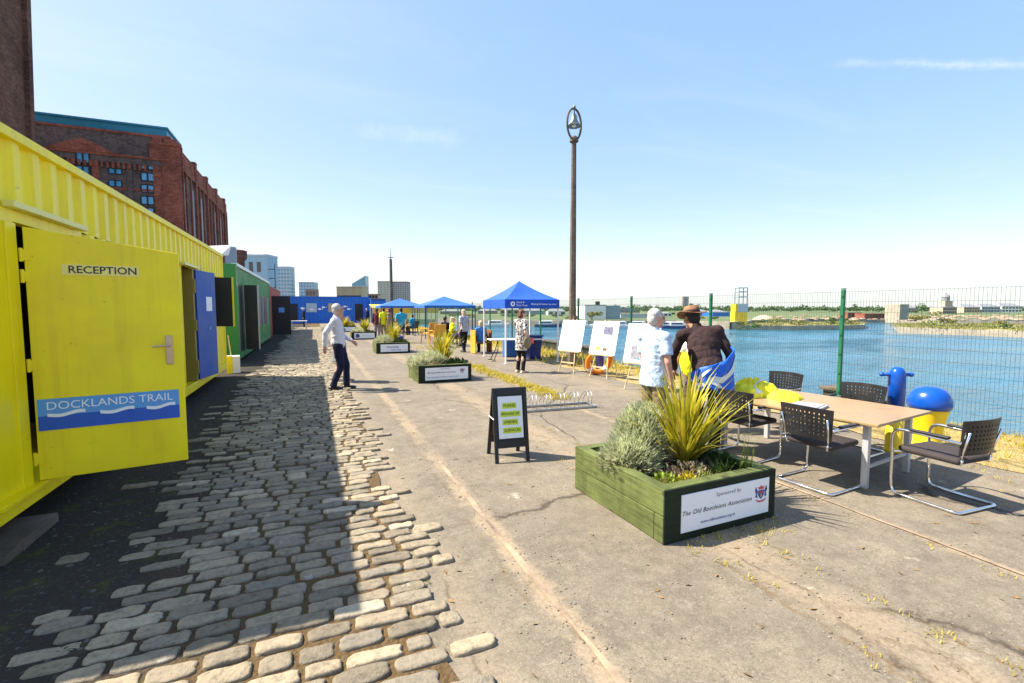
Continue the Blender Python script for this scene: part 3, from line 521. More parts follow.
b = MB(); b.add([Vector((YX-.05, Y1+.01, ZT-.02))+off, Vector((YX+.10, Y1+.25, ZT+.02))+off, Vector((YX+.16, Y1+.34, ZT+.28))+off, Vector((YX-.3, Y1+.2, ZT+.22))+off], [(0,1,2,3)]); o = b.build('rain_hood', M['white_p'], yc); o.modifiers.new('s', 'SOLIDIFY').thickness = .02
# green container
GX = -2.16; G0, G1 = 16.85, 29.0; GT = 3.08
gc = thing('shipping_container', 'dark green shipping container with open window shutters, behind the yellow one', 'shipping container', (GX, (G0+G1)/2, 0))
def Lg(b): b.v = [(v[0]-GX, v[1]-(G0+G1)/2, v[2]) for v in b.v]; return b
b = MB(); corrug(b, GX-.02, 18.55, G1-.1, .30, GT-.07, .03); corrug(b, GX-.02, G0+.15, 18.55, 2.5, GT-.07, .03); Lg(b).build('corrugated_side', M['green_c'], gc)
b = MB(); b.bx(GX-2.4, GX, G0, G0+.16, .12, GT); b.bx(GX-2.4, GX, G1-.1, G1, .12, GT); b.bx(GX-.12, GX+.01, G0+.17, G1-.11, .12, .30); b.bx(GX-.10, GX-.01, G0+.17, G0+.5, .3, 2.5); b.bx(GX-2.4, GX-.12, G0+.17, G1-.11, .14, .28); Lg(b).build('frame', M['green_c'], gc, bevel=.008)
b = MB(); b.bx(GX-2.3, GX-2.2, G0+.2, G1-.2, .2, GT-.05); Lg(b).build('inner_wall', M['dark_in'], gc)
b = MB(); b.bx(GX-.14, GX+.03, G0+.17, G1, GT-.065, GT+.03); b.bx(GX-2.4, GX-.15, G0+.17, G1-.11, GT-.05, GT-.01); Lg(b).build('roof', M['white_p'], gc)
b = MB(); b.bx(GX-.06, GX-.03, G0+.5, 18.5, .3, 2.5); Lg(b).build('doorway', M['black_p'], gc)  # black sheet closes the opening, painted as its dark inside
b = MB(); b.bx(GX+.01, GX+.40, 18.50, 18.545, .3, 2.5); d_ = Lg(b).build('door', M['black_p'], gc); d_['label'] = 'black door opened outwards with pale edge'
b = MB(); b.bx(GX+.402, GX+.44, 18.49, 18.55, .3, 2.5); Lg(b).build('edge_trim', M['grey_leg'], d_)
for y_ in (20.0, 21.7, 23.5, 25.6):
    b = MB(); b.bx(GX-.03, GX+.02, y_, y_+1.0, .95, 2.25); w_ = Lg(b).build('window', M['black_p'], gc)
    b = MB(); b.bx(GX+.02, GX+.09, y_+1.0, y_+1.03, .95, 2.25); Lg(b).build('shutter', M['grey_leg'], w_)
# red container with its black end door, blue container across the end
rc = thing('shipping_container', 'dull red shipping container beyond the green one, its black door open', 'shipping container', (-2.3, 35, 0))
b = MB(); corrug(b, .0, -5.6, 6.0, .1, 2.95); b.bx(-2.4, -.05, -5.7, -5.6, .1, 3.0); b.bx(-2.4, -.04, 6.0, 6.1, .1, 3.0); b.build('corrugated_side', M['red_c'], rc)
b = MB(); b.bx(-2.4, .02, -5.72, 6.1, 2.95, 3.02); b.build('roof', M['red_c'], rc)
p_ = gp(285, 336); yy = p_.y-35
b = MB(); b.bx(-.02, 1.02, yy, yy+.05, .08, 2.45); d_ = b.build('door', M['black_p'], rc); d_['label'] = 'black door standing open with a pale notice'
b = MB(); b.bx(.36, .68, yy-.012, yy-.002, 1.45, 1.75); b.build('notice', M['sky_blue_sign'], d_)
BY = 58.0
bc = thing('shipping_container', 'long blue shipping container standing across the far end of the quay', 'shipping container', (1.6, BY, 0))
b = MB(); corrug(b, 0, -4.3, 4.4, .1, 2.9, .05, .4, -1, 'X'); b.bx(-4.4, -4.3, 0.01, 2.4, .1, 2.95); b.bx(4.4, 4.5, 0.01, 2.4, .1, 2.95); b.bx(-4.4, 4.5, 0.0, .06, 0.02, .1); b.build('corrugated_side', M['blue_c'], bc)
b = MB(); b.bx(-4.45, 4.55, -.03, 2.45, 2.9, 3.02); b.build('roof', M['blue_c'], bc)
for x0, x1, z0, z1, nm, m in ((-3.95, -3.2, .25, 2.2, 'door', M['dark_in']), (2.9, 3.75, .25, 2.2, 'door', M['dark_in']), (-2.3, -1.2, 1.25, 2.25, 'window', M['tower_pale']), (.0, 1.0, 1.25, 2.25, 'window', M['tan_wall'])):
    b = MB(); b.bx(x0, x1, -.03, -.005, z0, z1); b.build(nm, m, bc)
for x_, z_ in ((-2.7, 1.7), (-.9, 1.6), (-.5, 1.8), (1.3, 1.75), (1.8, 1.9), (2.2, 1.6), (-1.75, 1.55)):
    b = MB(); pts = [(-.22, 0), (-.12, .09), (.05, .10), (.2, .0), (.3, .09), (.3, -.09), (.2, -.0), (.05, -.1), (-.12, -.09)]; b.prism(pts[::-1], .01, Matrix.Rotation(R_(90), 3, 'X'), (x_, -.035, z_)); b.build('fish_decal', M['ink_white'], bc)
dk = thing('shipping_container', 'dark blue container end at the right of the long blue container', 'shipping container', (7.0, 57.0, 0))
b = MB(); corrug(b, 0, -.75, .75, .1, 2.6, .05, .3, -1, 'X'); b.bx(-.85, -.75, 0, 6, .05, 2.7); b.bx(.75, .85, 0, 6, .05, 2.7); b.build('corrugated_side', M['blue_c'], dk); b = MB(); b.bx(-.87, .87, -.02, 6, 2.7, 2.78); b.build('roof', M['canopy2'], dk)
# ------------------------------------------------------------------ fence, lamp, mast, bollards
FX = 9.14; fz = -.11; PS = 3.205; FY0 = 5.83
fence = thing('mesh_fence', 'tall green welded mesh fence on green posts along the water edge', 'fence', (FX, 20, 0))
ys = [FY0+PS*k for k in range(-2, 19)]
for k, y in enumerate(ys):
    b = MB(); b.box((0, y-20, 1.07+fz), (.06, .06, 2.2), bev=.006); b.box((-.0, y-20, 2.185+fz), (.066, .066, .02))
    for q in range(6): b.cyl((-.045, y-20, .25+q*.36+fz), (-.028, y-20, .25+q*.36+fz), .018, n=8)
    b.build('fence_post', M['fence'], fence)
for k, y in enumerate(ys[:-1]):
    b = MB(); y0, y1 = y+.045-20, y+PS-.045-20; st = .05 if k < 9 else .1; n = int((y1-y0)/st)
    def bar(p, q, r):
        a, c = Vector(p), Vector(q); e = (c-a).normalized(); u = e.orthogonal().normalized()*r; v = e.cross(u); i = len(b.v)
        b.v += [tuple(a+u), tuple(a+v*.9-u*.5), tuple(a-v*.9-u*.5), tuple(c+u), tuple(c+v*.9-u*.5), tuple(c-v*.9-u*.5)]; b.f += [(i, i+1, i+4, i+3), (i+1, i+2, i+5, i+4), (i+2, i, i+3, i+5)]
    for i in range(n+1): bar((0, y0+i*st, .02+fz), (0, y0+i*st, 2.14+fz), .0024 if k < 9 else .004)
    for i in range(12): bar((-.006, y0, .04+i*.19+fz), (-.006, y1, .04+i*.19+fz), .0027)
    b.build('mesh_panel', M['wire'], fence)
lp = gp(572, 365); 
lamp = thing('lamp_post', 'tall weathered dock lamp post topped by an oval ring with a bell lamp', 'lamp post', (lp.x, lp.y, 0), R_(12))
b = MB(); b.lathe([(.15, 0), (.14, .5), (.118, .52), (.074, 6.82), (.068, 6.86)], n=8, ph=R_(22.5)); b.build('pole', M['wood_grey'], lamp)
b = MB(); b.lathe([(.13, 6.80), (.13, 6.86), (.09, 6.95), (.04, 6.98)], n=14)
ring = [(.27*math.sin(a), 0, 7.32-.46*math.cos(a)) for a in [2*math.pi*i/28 for i in range(28)]]; b.tube(ring, .032, 8, True); b.build('ring_bracket', simple('rusty_iron', (.13,.10,.075), .7, .4, .3), lamp)
b = MB(); b.lathe([(.04, 7.78), (.045, 7.84), (.02, 7.88)], n=12); b.cyl((0, 0, 7.60), (0, 0, 7.79), .022); b.lathe([(.045, 7.62), (.075, 7.58), (.09, 7.46), (.145, 7.34), (.205, 7.28), (.205, 7.255), (.13, 7.275), (.05, 7.30)], n=24); b.build('lamp_shade', simple('lamp_grey_green', (.20,.24,.22), .5, .3, .2), lamp, smooth=True)
b = MB(); b.ell((0, 0, 7.28), (.07, .07, .05)); b.build('bulb', M['sign_white'], lamp, smooth=True)
b = MB(); b.box((0, -.125, 1.3), (.14, .05, .45), bev=.01); b.build('access_cover', M['wood_grey'], lamp)
lamp.scale = (1, 1, .966)
mp = gp(392, 331); mast = thing('mast', 'slim dark wooden mast with a thin spike standing by the blue canopies', 'mast', (mp.x, mp.y, 0))
b = MB(); b.lathe([(.13, 0), (.125, 2), (.10, 5.3), (.06, 5.35)], n=10); b.build('pole', M['wood_grey'], mast); b = MB(); b.cyl((0, 0, 5.3), (.02, 0, 6.15), .03, .012, 6); b.box((0, 0, 5.45), (.35, .05, .05)); b.build('spike', M['black_p'], mast)
p = gp(927, 444); bo = thing('bollard', 'fat mushroom mooring bollard, domed blue top on a yellow base', 'bollard', (p.x, p.y, gz(p.x)))
b = MB(); b.lathe([(.195, 0), (.165, .015), (.14, .05), (.145, .20), (.165, .35), (.197, .47), (.20, .485)], n=32); b.build('base', M['bollard_yellow'], bo, smooth=True)
b = MB(); b.lathe([(.198, .484), (.215, .49), (.226, .54), (.221, .60), (.198, .67), (.15, .725), (.075, .757), (.02, .764)], n=32); b.build('cap', M['bollard_blue'], bo, smooth=True)
p = gp(893, 451); bo = thing('bollard', 'slim mooring post with two horns, blue above and yellow below', 'bollard', (p.x, p.y, 0), R_(-30))
b = MB(); b.lathe([(.105, 0), (.092, .02), (.086, .08), (.085, .47)], n=24); b.build('base', M['bollard_yellow'], bo, smooth=True)
b = MB(); b.lathe([(.086, .471), (.086, .92), (.078, .97), (.05, 1.01), (.02, 1.02)], n=24); b.cyl((-.17, 0, .93), (.15, 0, .93), .022, n=12); b.ell((-.17, 0, .93), (.028, .028, .028)); b.ell((.15, 0, .93), (.028, .028, .028)); b.build('cap', M['bollard_blue'], bo, smooth=True)
def fender(px0, px1, X, lab, top=.12, bot=-.5):
    a, c = ray(px0, 308), ray(px1, 308); ya, yb = X/a.x*a.y, X/c.x*c.y; y0, y1 = min(ya, yb), max(ya, yb)
    t = thing('timber_fender', lab, 'fender', (X, (y0+y1)/2, 0), 0, 'timber fenders on the quay edge'); h = (y1-y0)/2
    b = MB(); n = max(3, int(2*h/.24)); 
    for i in range(n): b.box((.15, -h+(i+.5)*2*h/n, (top+bot)/2+rng.uniform(-.02, .02)), (.30, 2*h/n-.02, top-bot), bev=.015)
    b.build('upright_timber', M['fender'], t); b = MB(); b.box((.14, 0, top+.035), (.40, 2*h+.06, .06), bev=.01); b.build('cap_rail', M['wood_grey'], t)
fender(826, 872, FX+.25, 'dark timber fender behind the fence beside the mooring bollards', .10)
fender(576, 596, FX+.25, 'dark timber fender behind the tall lamp post', .22); fender(541, 558, FX+.25, 'dark timber fender behind the blue gazebo', .25)
# ------------------------------------------------------------------ planters
def planter(px, label, cx, cy, rz, w=1.17, d=1.20, h=.41, group='sponsored timber planters'):
    t = thing('timber_planter', label, 'planter', (cx, cy, 0), rz, group); th = .10
    for sx in (-1, 1):
        b = MB()
        for k in range(2):
            z0, z1 = k*h/2+.002, (k+1)*h/2-.002; e = .0 if k else .10
            b.box((sx*(w/2-th/2), 0 if k else .05, (z0+z1)/2), (th, d-(0 if k else .10), z1-z0), bev=.006)
            if not k: b.box((sx*(w/2-th/2), -d/2+.049, (z0+z1)/2), (th, .096, z1-z0), bev=.006)
        b.build('side_board', M['sleeper'], t)
    for sy in (-1, 1):
        b = MB()
        for k in range(2): z0, z1 = k*h/2+.002, (k+1)*h/2-.002; b.box((0, sy*(d/2-th/2-.001), (z0+z1)/2), (w-2*th-.002, th, z1-z0), bev=.006)
        b.build('end_board', M['sleeper'], t)
    b = MB(); n = 9; b.v = [(-w/2+th+.001+i*(w-2*th-.002)/n, -d/2+th+.001+j*(d-2*th-.002)/n, h-.075+rng.uniform(-.015, .03)) for j in range(n+1) for i in range(n+1)]; b.f = [(j*(n+1)+i, j*(n+1)+i+1, (j+1)*(n+1)+i+1, (j+1)*(n+1)+i) for j in range(n) for i in range(n)]; b.build('soil', M['bed'], t, smooth=True)
    b = MB(); b.box((.0, -d/2-.006, h*.49), (w, .010, h*.985)); b.build('front_panel', M['sleeper_shaded'], t)  # near-black panel carries the shade of the planter's front face
    b = MB(); b.box((.035, -d/2-.016, h*.5), (w-.24, .008, h*.70), bev=.001); s = b.build('sign_board', M['sign_white'], t)
    return t, s
def crest(par, c, k):   # shield between two supporters with a crown above
    x, y, z = c; Mx = Matrix.Rotation(R_(90), 3, 'X')
    def fl(pts, m, nm, o=0): b = MB(); b.add([(x+px*k, y-o, z+pz*k) for px, pz in pts], [tuple(range(len(pts)))]); b.build(nm, m, par)
    fl([(-.26, .18), (-.26, -.12), (-.12, -.32), (0, -.40), (.12, -.32), (.26, -.12), (.26, .18)], M['ink_blue'], 'crest_shield', .001); fl([(-.2, .12), (-.2, .02), (.2, .02), (.2, .12)], M['crest_red'], 'crest_bar', .002); fl([(-.05, -.02), (-.05, -.28), (.05, -.28), (.05, -.02)], M['gold'], 'crest_charge', .002)
    for s in (-1, 1): p_ = [(s*.32, -.3), (s*.52, -.22), (s*.44, -.02), (s*.56, .18), (s*.48, .46), (s*.40, .30), (s*.30, .12), (s*.36, -.1)]; fl(p_ if s > 0 else p_, M['ink_blue'], 'crest_supporter', .001)
    fl([(-.22, .24), (-.3, .44), (-.12, .36), (0, .52), (.12, .36), (.3, .44), (.22, .24)], M['crest_red'], 'crest_crown', .001); fl([(-.5, -.38), (-.2, -.5), (.2, -.5), (.5, -.38), (.42, -.5), (.2, -.6), (-.2, -.6), (-.42, -.5)], M['crest_red'], 'crest_ribbon', .001)
YF = -.62
A = (gp(570, 488)+Vector((0,0,0))); 
pl1, s1 = planter(0, 'large dark green timber planter with white board reading The Old Bootleians Association', 2.868, 3.28, R_(1.7))
T = lambda s, txt, x, z, **k: text_obj('lettering', txt, k.pop('m', M['ink']), s, (x, -.6215, z), (1, 0, 0), (0, 0, 1), **k)
T(s1, 'Sponsored by', .045, .300, width=.26, m=M['ink_grey'], spacing=1.15); T(s1, 'The Old Bootleians Association', -.06, .205, width=.72, shear=.35, bold=0, spacing=1.12, m=M['ink']); T(s1, 'www.oldbootleians.org.uk', -.06, .115, width=.36, m=M['ink_blue'], shear=.15); crest(s1, (.405, -.622, .235), .125)
pl2, s2 = planter(0, 'second dark green planter from the front, tall yellow spikes above its white board', 2.80, 11.32, R_(0), 1.26, 1.2, .41)
T(s2, 'Sponsored by', .0, .318, width=.22, m=M['ink_grey']); T(s2, 'Merseyside Maritime Community', -.09, .235, width=.66, m=M['ink'], bold=.004); T(s2, 'Supporting people and places along the docks', -.06, .13, width=.76, m=M['ink_blue']); crest(s2, (.40, -.622, .26), .10)
pl3, s3 = planter(0, 'third dark green planter from the front, its board lettered in blue', 2.78, 18.95, R_(0), 1.26, 1.2, .41)
T(s3, 'Community', -.03, .245, width=.46, m=M['ink_blue'], bold=.02); T(s3, 'Partnership', .1, .14, width=.36, m=M['sky_blue_sign'], bold=.02)
q = gp(364, 339.5); pl4, s4 = planter(0, 'fourth planter from the front, its white board bearing a round dark emblem', q.x, q.y+.6, 0, 1.3, 1.2, .42)
b = MB(); b.lathe([(.11, 0), (.11, .002)], n=20); b.v = [(v[0]-.33, -.621-v[2], v[1]+.21) for v in b.v]; b.build('emblem', M['ink_blue'], s4)
T(s4, 'Sponsored by the dock trust', .16, .21, width=.5, m=M['ink_grey'])
q = gp(347, 332); pl5, s5 = planter(0, 'farthest planter with bushy yellow foliage, near the long blue container', q.x, q.y+.6, 0, 1.3, 1.2, .42)
# ---- plants ---------------------------------------------------------------
def sprigbush(b, bd, c, r, n, L=(.10, .2)):
    c = Vector(c)
    for _ in range(n):
        u = Vector((rng.gauss(0, 1), rng.gauss(0, 1), abs(rng.gauss(0, .9))+.05)).normalized(); k = rng.uniform(.55, 1)**.5; p = c+Vector((u.x*r[0], u.y*r[1], u.z*r[2]))*k
        d = (u+Vector((rng.uniform(-.4, .4), rng.uniform(-.4, .4), rng.uniform(.0, .8)))).normalized(); l = rng.uniform(*L); low = k < .78 or (u.z < .35 and rng.random() < .35)
        q = bd if low else b
        s = d.orthogonal().normalized(); s = Matrix.Rotation(rng.uniform(0, 6.28), 3, d) @ s; wv = s*rng.uniform(.0028, .0055)
        q.add([p-wv*.5, p+wv*.5, p+d*l*.55+wv, p+d*l, p+d*l*.55-wv], [(0, 1, 2, 3, 4)])
        for _k in range(2):
            e = (d+s*rng.uniform(-.9, .9)).normalized(); o = p+d*l*rng.uniform(.2, .6); wv2 = e.orthogonal().normalized()*.004; q.add([o-wv2, o+wv2, o+e*l*.45], [(0, 1, 2)])
def bush(name, lab, cat, loc, parts, n, L, group=None):
    t = thing(name, lab, cat, loc, rng.uniform(0, 6), group); b, bd = MB(), MB()
    for c, r, k in parts: sprigbush(b, bd, c, r, int(n*k), L)
    b.build('foliage', M['silver_leaf'], t); bd.build('dry_stems', M['sprig_dry'], t); return t
def spiky(name, lab, loc, n, L, wd, rz=0, group=None, upto=.75):
    t = thing(name, lab, 'plant', loc, rz, group); b = MB()
    for i in range(n):
        az = rng.uniform(0, 6.283); lean = rng.uniform(.04, upto)*(.5+.5*rng.random()); l = rng.uniform(*L)*(1-.15*lean); w = rng.uniform(*wd); bend = rng.uniform(.05, .5)
        d = Vector((math.cos(az), math.sin(az), 0)); s = Vector((-d.y, d.x, 0)); p = d*rng.uniform(0, .05); base = len(b.v); K = 6
        for k in range(K+1):
            tt = k/K; an = lean+bend*tt*tt; q = p+d*(l*tt*math.sin(lean+bend*tt*tt*.6))+Vector((0, 0, l*tt*math.cos(lean+bend*tt*tt*.6))); ww = w*(1-tt**2.2)*.5+.0008; ww *= .55+.45*min(1, tt*4); nb = (d*math.cos(an)-Vector((0, 0, 1))*math.sin(an))*ww*.5
            b.v += [tuple(q-s*ww+nb*0), tuple(q-nb*.6), tuple(q+s*ww+nb*0)]
        for k in range(K): i0 = base+3*k; b.f += [(i0, i0+1, i0+4, i0+3), (i0+1, i0+2, i0+5, i0+4)]
    b.build('blades', M['phormium'], t, smooth=True); return t
PH = .345
bush('silver_bush', 'rounded silver green bush in the left of the large near planter', 'plant', (2.73, 3.46, PH-.03), [((0, 0, .05), (.235, .27, .46), 1.15), ((.07, -.24, .0), (.19, .18, .21), .45), ((-.06, .24, .0), (.22, .22, .28), .5), ((.16, -.22, .0), (.16, .14, .2), .3)], 5200, (.05, .11))
spiky('spiky_plant', 'large fountain of yellow sword leaves in the large near planter', (3.03, 3.26, PH-.02), 170, (.55, 1.0), (.028, .050), 0, None, 1.0)
b = MB(); t_ = thing('stalks', 'cluster of thin green upright stalks at the right of the near planter', 'plant', (3.30, 2.86, PH-.02))
for _ in range(16): blade(b, (rng.gauss(0, .03), rng.gauss(0, .03), 0), rng.uniform(.25, .46), .012, rng.uniform(0, 6.28), rng.uniform(.0, .18), .12, 3)
b.build('stems', M['leaf_lime'], t_)
def leafy(name, lab, loc, n, r, size, m, up=.5, parent=None, group=None):
    b = MB()
    for _ in range(n):
        u = Vector((rng.gauss(0, 1), rng.gauss(0, 1), rng.gauss(0, 1)*up+up)).normalized()*rng.uniform(.3, 1)**.5; p = Vector((u.x*r[0], u.y*r[1], abs(u.z)*r[2])); d = Vector((u.x, u.y, abs(u.z)+.2)).normalized()+Vector((rng.uniform(-.5, .5), rng.uniform(-.5, .5), rng.uniform(-.3, .5))); d.normalize()
        l = rng.uniform(*size); s = Matrix.Rotation(rng.uniform(0, 6.28), 3, d) @ d.orthogonal().normalized()*l*.28; b.add([p, p+d*l*.5+s, p+d*l, p+d*l*.5-s], [(0, 1, 2, 3)])
    o = b.build(name, m, parent, smooth=False); 
    if parent is None: o.location = loc; tag(o, lab, 'plant', group)
    return o
leafy('low_plant', 'small lime green rosette at the front corner of the near planter', (2.52, 2.90, PH-.01), 130, (.085, .085, .08), (.025, .05), M['leaf_lime']); leafy('low_plant', 'small yellow leaved plant at the front of the near planter, beside the lime rosette', (2.68, 2.84, PH-.01), 90, (.07, .06, .09), (.025, .05), M['flower_yel'])
b = MB(); 
for _ in range(34): blade(b, (rng.gauss(0, .018), rng.gauss(0, .018), 0), rng.uniform(.07, .15), .010, rng.uniform(0, 6.28), rng.uniform(.05, .5), .4)
o = b.build('grass_clump', M['leaf_lime']); o.location = (2.86, 2.86, PH-.01); tag(o, 'fresh green grass clump at the front middle of the near planter', 'plant')
b = MB()
for _ in range(40): blade(b, (rng.gauss(0, .03), rng.gauss(0, .03), 0), rng.uniform(.10, .24), .014, rng.uniform(0, 6.28), rng.uniform(.05, .6), .5, 3)
o = b.build('strap_leaf_plant', M['leaf_green']); o.location = (3.10, 2.90, PH-.01); tag(o, 'dark green strap leaved clump beside the thin stalks of the near planter', 'plant')
leafy('low_plant', 'dark leafy ground plant along the right side of the near planter', (3.26, 3.2, PH-.01), 420, (.12, .36, .13), (.03, .06), M['leaf_dark']); leafy('low_plant', 'low brownish green trailing plant between bush and spikes in the near planter', (2.85, 3.02, PH-.01), 260, (.24, .14, .08), (.02, .045), M['sprig_dry'])
def far_planting(pl, h, who, seedn, n1=900):
    x, y = pl.location.x, pl.location.y
    bush('silver_bush', 'low grey green bush in the '+who, 'plant', (x-.28, y-.12, h), [((0, 0, .02), (.26, .38, .26), 1), ((.2, -.28, 0), (.25, .16, .2), .5)], n1, (.09, .18))
    spiky('spiky_plant', 'tall yellow spiky leaves in the '+who, (x+.12, y+.1, h), 120, (.6, .98), (.035, .055), 0, None, .9)
    leafy('low_plant', 'low dark green leaves in the '+who, (x+.35, y-.3, h), 260, (.28, .18, .16), (.05, .09), M['leaf_dark'])
far_planting(pl2, .34, 'second planter from the front', 1); far_planting(pl3, .34, 'third planter from the front', 2, 700); far_planting(pl4, .34, 'fourth planter from the front', 3, 500)
x, y = pl5.location.x, pl5.location.y; spiky('spiky_plant', 'yellow spiky leaves in the farthest planter', (x-.1, y, .34), 90, (.6, .95), (.05, .08), 0, None, .9); leafy('low_plant', 'yellow green bushy leaves in the farthest planter', (x+.3, y, .34), 300, (.3, .3, .4), (.08, .14), M['flower_yel'])
# ------------------------------------------------------------------ table and chairs
TZ = .66
c_nl = gp(878, 425, TZ); c_nr = gp(932, 411, TZ); c_fl = gp(738, 390, TZ)
ex = (c_nr-c_nl); ex.z = 0; tw = ex.length; ex.normalize(); ey = Vector((-ex.y, ex.x, 0)); tl = (c_fl-c_nl).dot(ey); trz = math.atan2(ex.y, ex.x)
ctr = c_nl+ex*tw/2+ey*tl/2; ctr.z = 0; tb = thing('table', 'long beech topped meeting table on silver legs beside the fence', 'table', (ctr.x, ctr.y, 0), trz)
hx, hy = tw/2, tl/2
b = MB(); b.box((0, 0, TZ-.014), (tw, tl, .028), bev=.006); b.build('tabletop', M['laminate'], tb)
LX, LY = hx-.14, hy-.14
for sx in (-1, 1):
    for sy in (-1, 1): b = MB(); b.box((sx*LX, sy*LY, (TZ-.07)/2), (.055, .055, TZ-.07), bev=.006); b.build('leg', M['grey_leg'], tb)
b = MB()
for sy in (-1, 1): b.box((0, sy*LY, TZ-.052), (2*LX+.055, .05, .036), bev=.004)
for sx in (-1, 1): b.box((sx*(LX-.02), 0, TZ-.054), (.04, 2*LY-.06, .03), bev=.004)
b.build('under_frame', M['grey_leg'], tb); b = MB(); b.cyl((-LX, hy*.1-LY, .22), (LX, hy*.1-LY, .22), .012); b.build('stretcher', M['grey_leg'], tb) if False else None
b = MB(); b.box((LX*.0, -LY, .20), (2*LX-.058, .02, .03)); b.build('stretcher', M['grey_leg'], tb)
def tpt(u, v, z=0): return ctr+ex*u+ey*v+Vector((0, 0, z))
def make_chair(label):
    t = thing('meeting_chair', label, 'chair', (0, 0, 0), 0, 'black perforated meeting chairs at the table')
    hw = .265; fr = .25; rr = -.27     # front / rear y of the base; sitter faces +y
    pts = []
    def arc(p0, c, p1, n=5):
        p0, c, p1 = Vector(p0), Vector(c), Vector(p1); return [(p0*(1-t)**2+c*2*t*(1-t)+p1*t*t) for t in [i/n for i in range(n+1)]]
    L_ = [Vector((-hw+.02, rr+.02, .60)), Vector((-hw, fr-.10, .615))]+arc((-hw, fr-.08, .615), (-hw, fr+.01, .615), (-hw, fr+.01, .52))+[Vector((-hw, fr+.0, .10))]+arc((-hw, fr, .09), (-hw, fr, .016), (-hw, fr-.07, .016))+[Vector((-hw, rr+.05, .016))]+arc((-hw, rr+.05, .016), (-hw, rr, .016), (-hw+.05, rr, .016))
    Rr = [Vector((-p.x, p.y, p.z)) for p in reversed(L_)]
    b = MB(); b.tube(L_+Rr, .0125, 10); b.build('frame', M['chrome'], t, smooth=True)
    for s in (-1, 1):
        b = MB(); b.tube([(s*.20, rr+.04, .44), (s*.205, rr+.02, .55), (s*.215, rr-.02, .70)], .010, 8); b.tube([(s*.265, fr-.01, .40), (s*.18, fr-.05, .405), (s*.19, rr+.04, .405), (s*.20, rr+.03, .45)], .010, 8); b.build('back_support', M['chrome'], t, smooth=True)
        b = MB(); b.box((s*hw, (fr+rr)/2-.02, .632), (.042, .30, .022), bev=.008); b.build('armrest', M['black_plastic'], t)
    b = MB(); b.box((0, .0, .432), (.46, .47, .055), bev=.022); o = b.build('seat', M['seat_fab'], t, smooth=True)
    # perforated curved back
    W_, Hh = .50, .30; nx, nz = 10, 6; z0 = .49; mx, mz = .045, .035; cw, chh = (W_-2*mx)/nx, (Hh-2*mz)/nz; b = MB()
    def P(u, v, o): x = -W_/2+u; k = x/(W_/2); taper = 1-.10*(1-v/Hh); return Vector((x*taper, rr-.01+.055*k*k-.10*v-(.012 if o else 0), z0+v+.010*(1-k*k)))
    us = [0]; 
    for i in range(nx): us += [mx+i*cw+cw*.31, mx+(i+1)*cw-cw*.31]
    us.append(W_); vs_l = [0]
    for j in range(nz): vs_l += [mz+j*chh+chh*.28, mz+(j+1)*chh-chh*.28]
    vs_l.append(Hh); nu, nv = len(us), len(vs_l)
    for o in (0, 1):
        base = len(b.v); b.v += [tuple(P(u, v, o)) for v in vs_l for u in us]
    N_ = nu*nv; hole = lambda i, j: 0 <= i < nu-1 and 0 <= j < nv-1 and (i % 2 == 1) and (j % 2 == 1)
    solid = lambda i, j: 0 <= i < nu-1 and 0 <= j < nv-1 and not hole(i, j)
    for j in range(nv-1):
        for i in range(nu-1):
            if hole(i, j): continue
            q = (j*nu+i, j*nu+i+1, (j+1)*nu+i+1, (j+1)*nu+i); b.f.append(q); b.f.append(tuple(N_+k for k in reversed(q)))
            for (di, dj, a, c) in ((0, -1, q[0], q[1]), (1, 0, q[1], q[2]), (0, 1, q[2], q[3]), (-1, 0, q[3], q[0])):
                if not solid(i+di, j+dj): b.f.append((c, a, a+N_, c+N_))
    b.build('backrest', M['black_plastic'], t); return t
ch0 = make_chair('black perforated chair nearest the planter, its back to the camera, at the table front')
def face(v): return math.atan2(-v[0], v[1])   # rotation that turns +y to v
def put(o, p, rz): o.location = (p[0], p[1], 0); o.rotation_euler = (0, 0, rz)
G_ = 'black perforated meeting chairs at the table'
pA = gp(857, 487); pB = gp(808, 467.5)       # front feet of the chair with its back to us
mid = (pA+pB)/2; put(ch0, (4.56, 3.06), face((1, .08)))
dup(ch0, (4.62, 3.98, 0), face((1, .12)), 'black perforated chair at the left end of the table, under the yellow vests', G_)
dup(ch0, (5.17, 2.36, 0), face((.06, 1)), 'black perforated chair at the right hand end of the table, nearest the camera', G_)
dup(ch0, (5.92, 3.62, 0), face((-1, -.12)), 'black perforated chair on the water side of the table, before the mooring posts', G_)
dup(ch0, (6.0, 4.72, 0), face((-1, -.1)), 'black perforated chair on the water side of the table, farthest, beyond the yellow vests', G_)
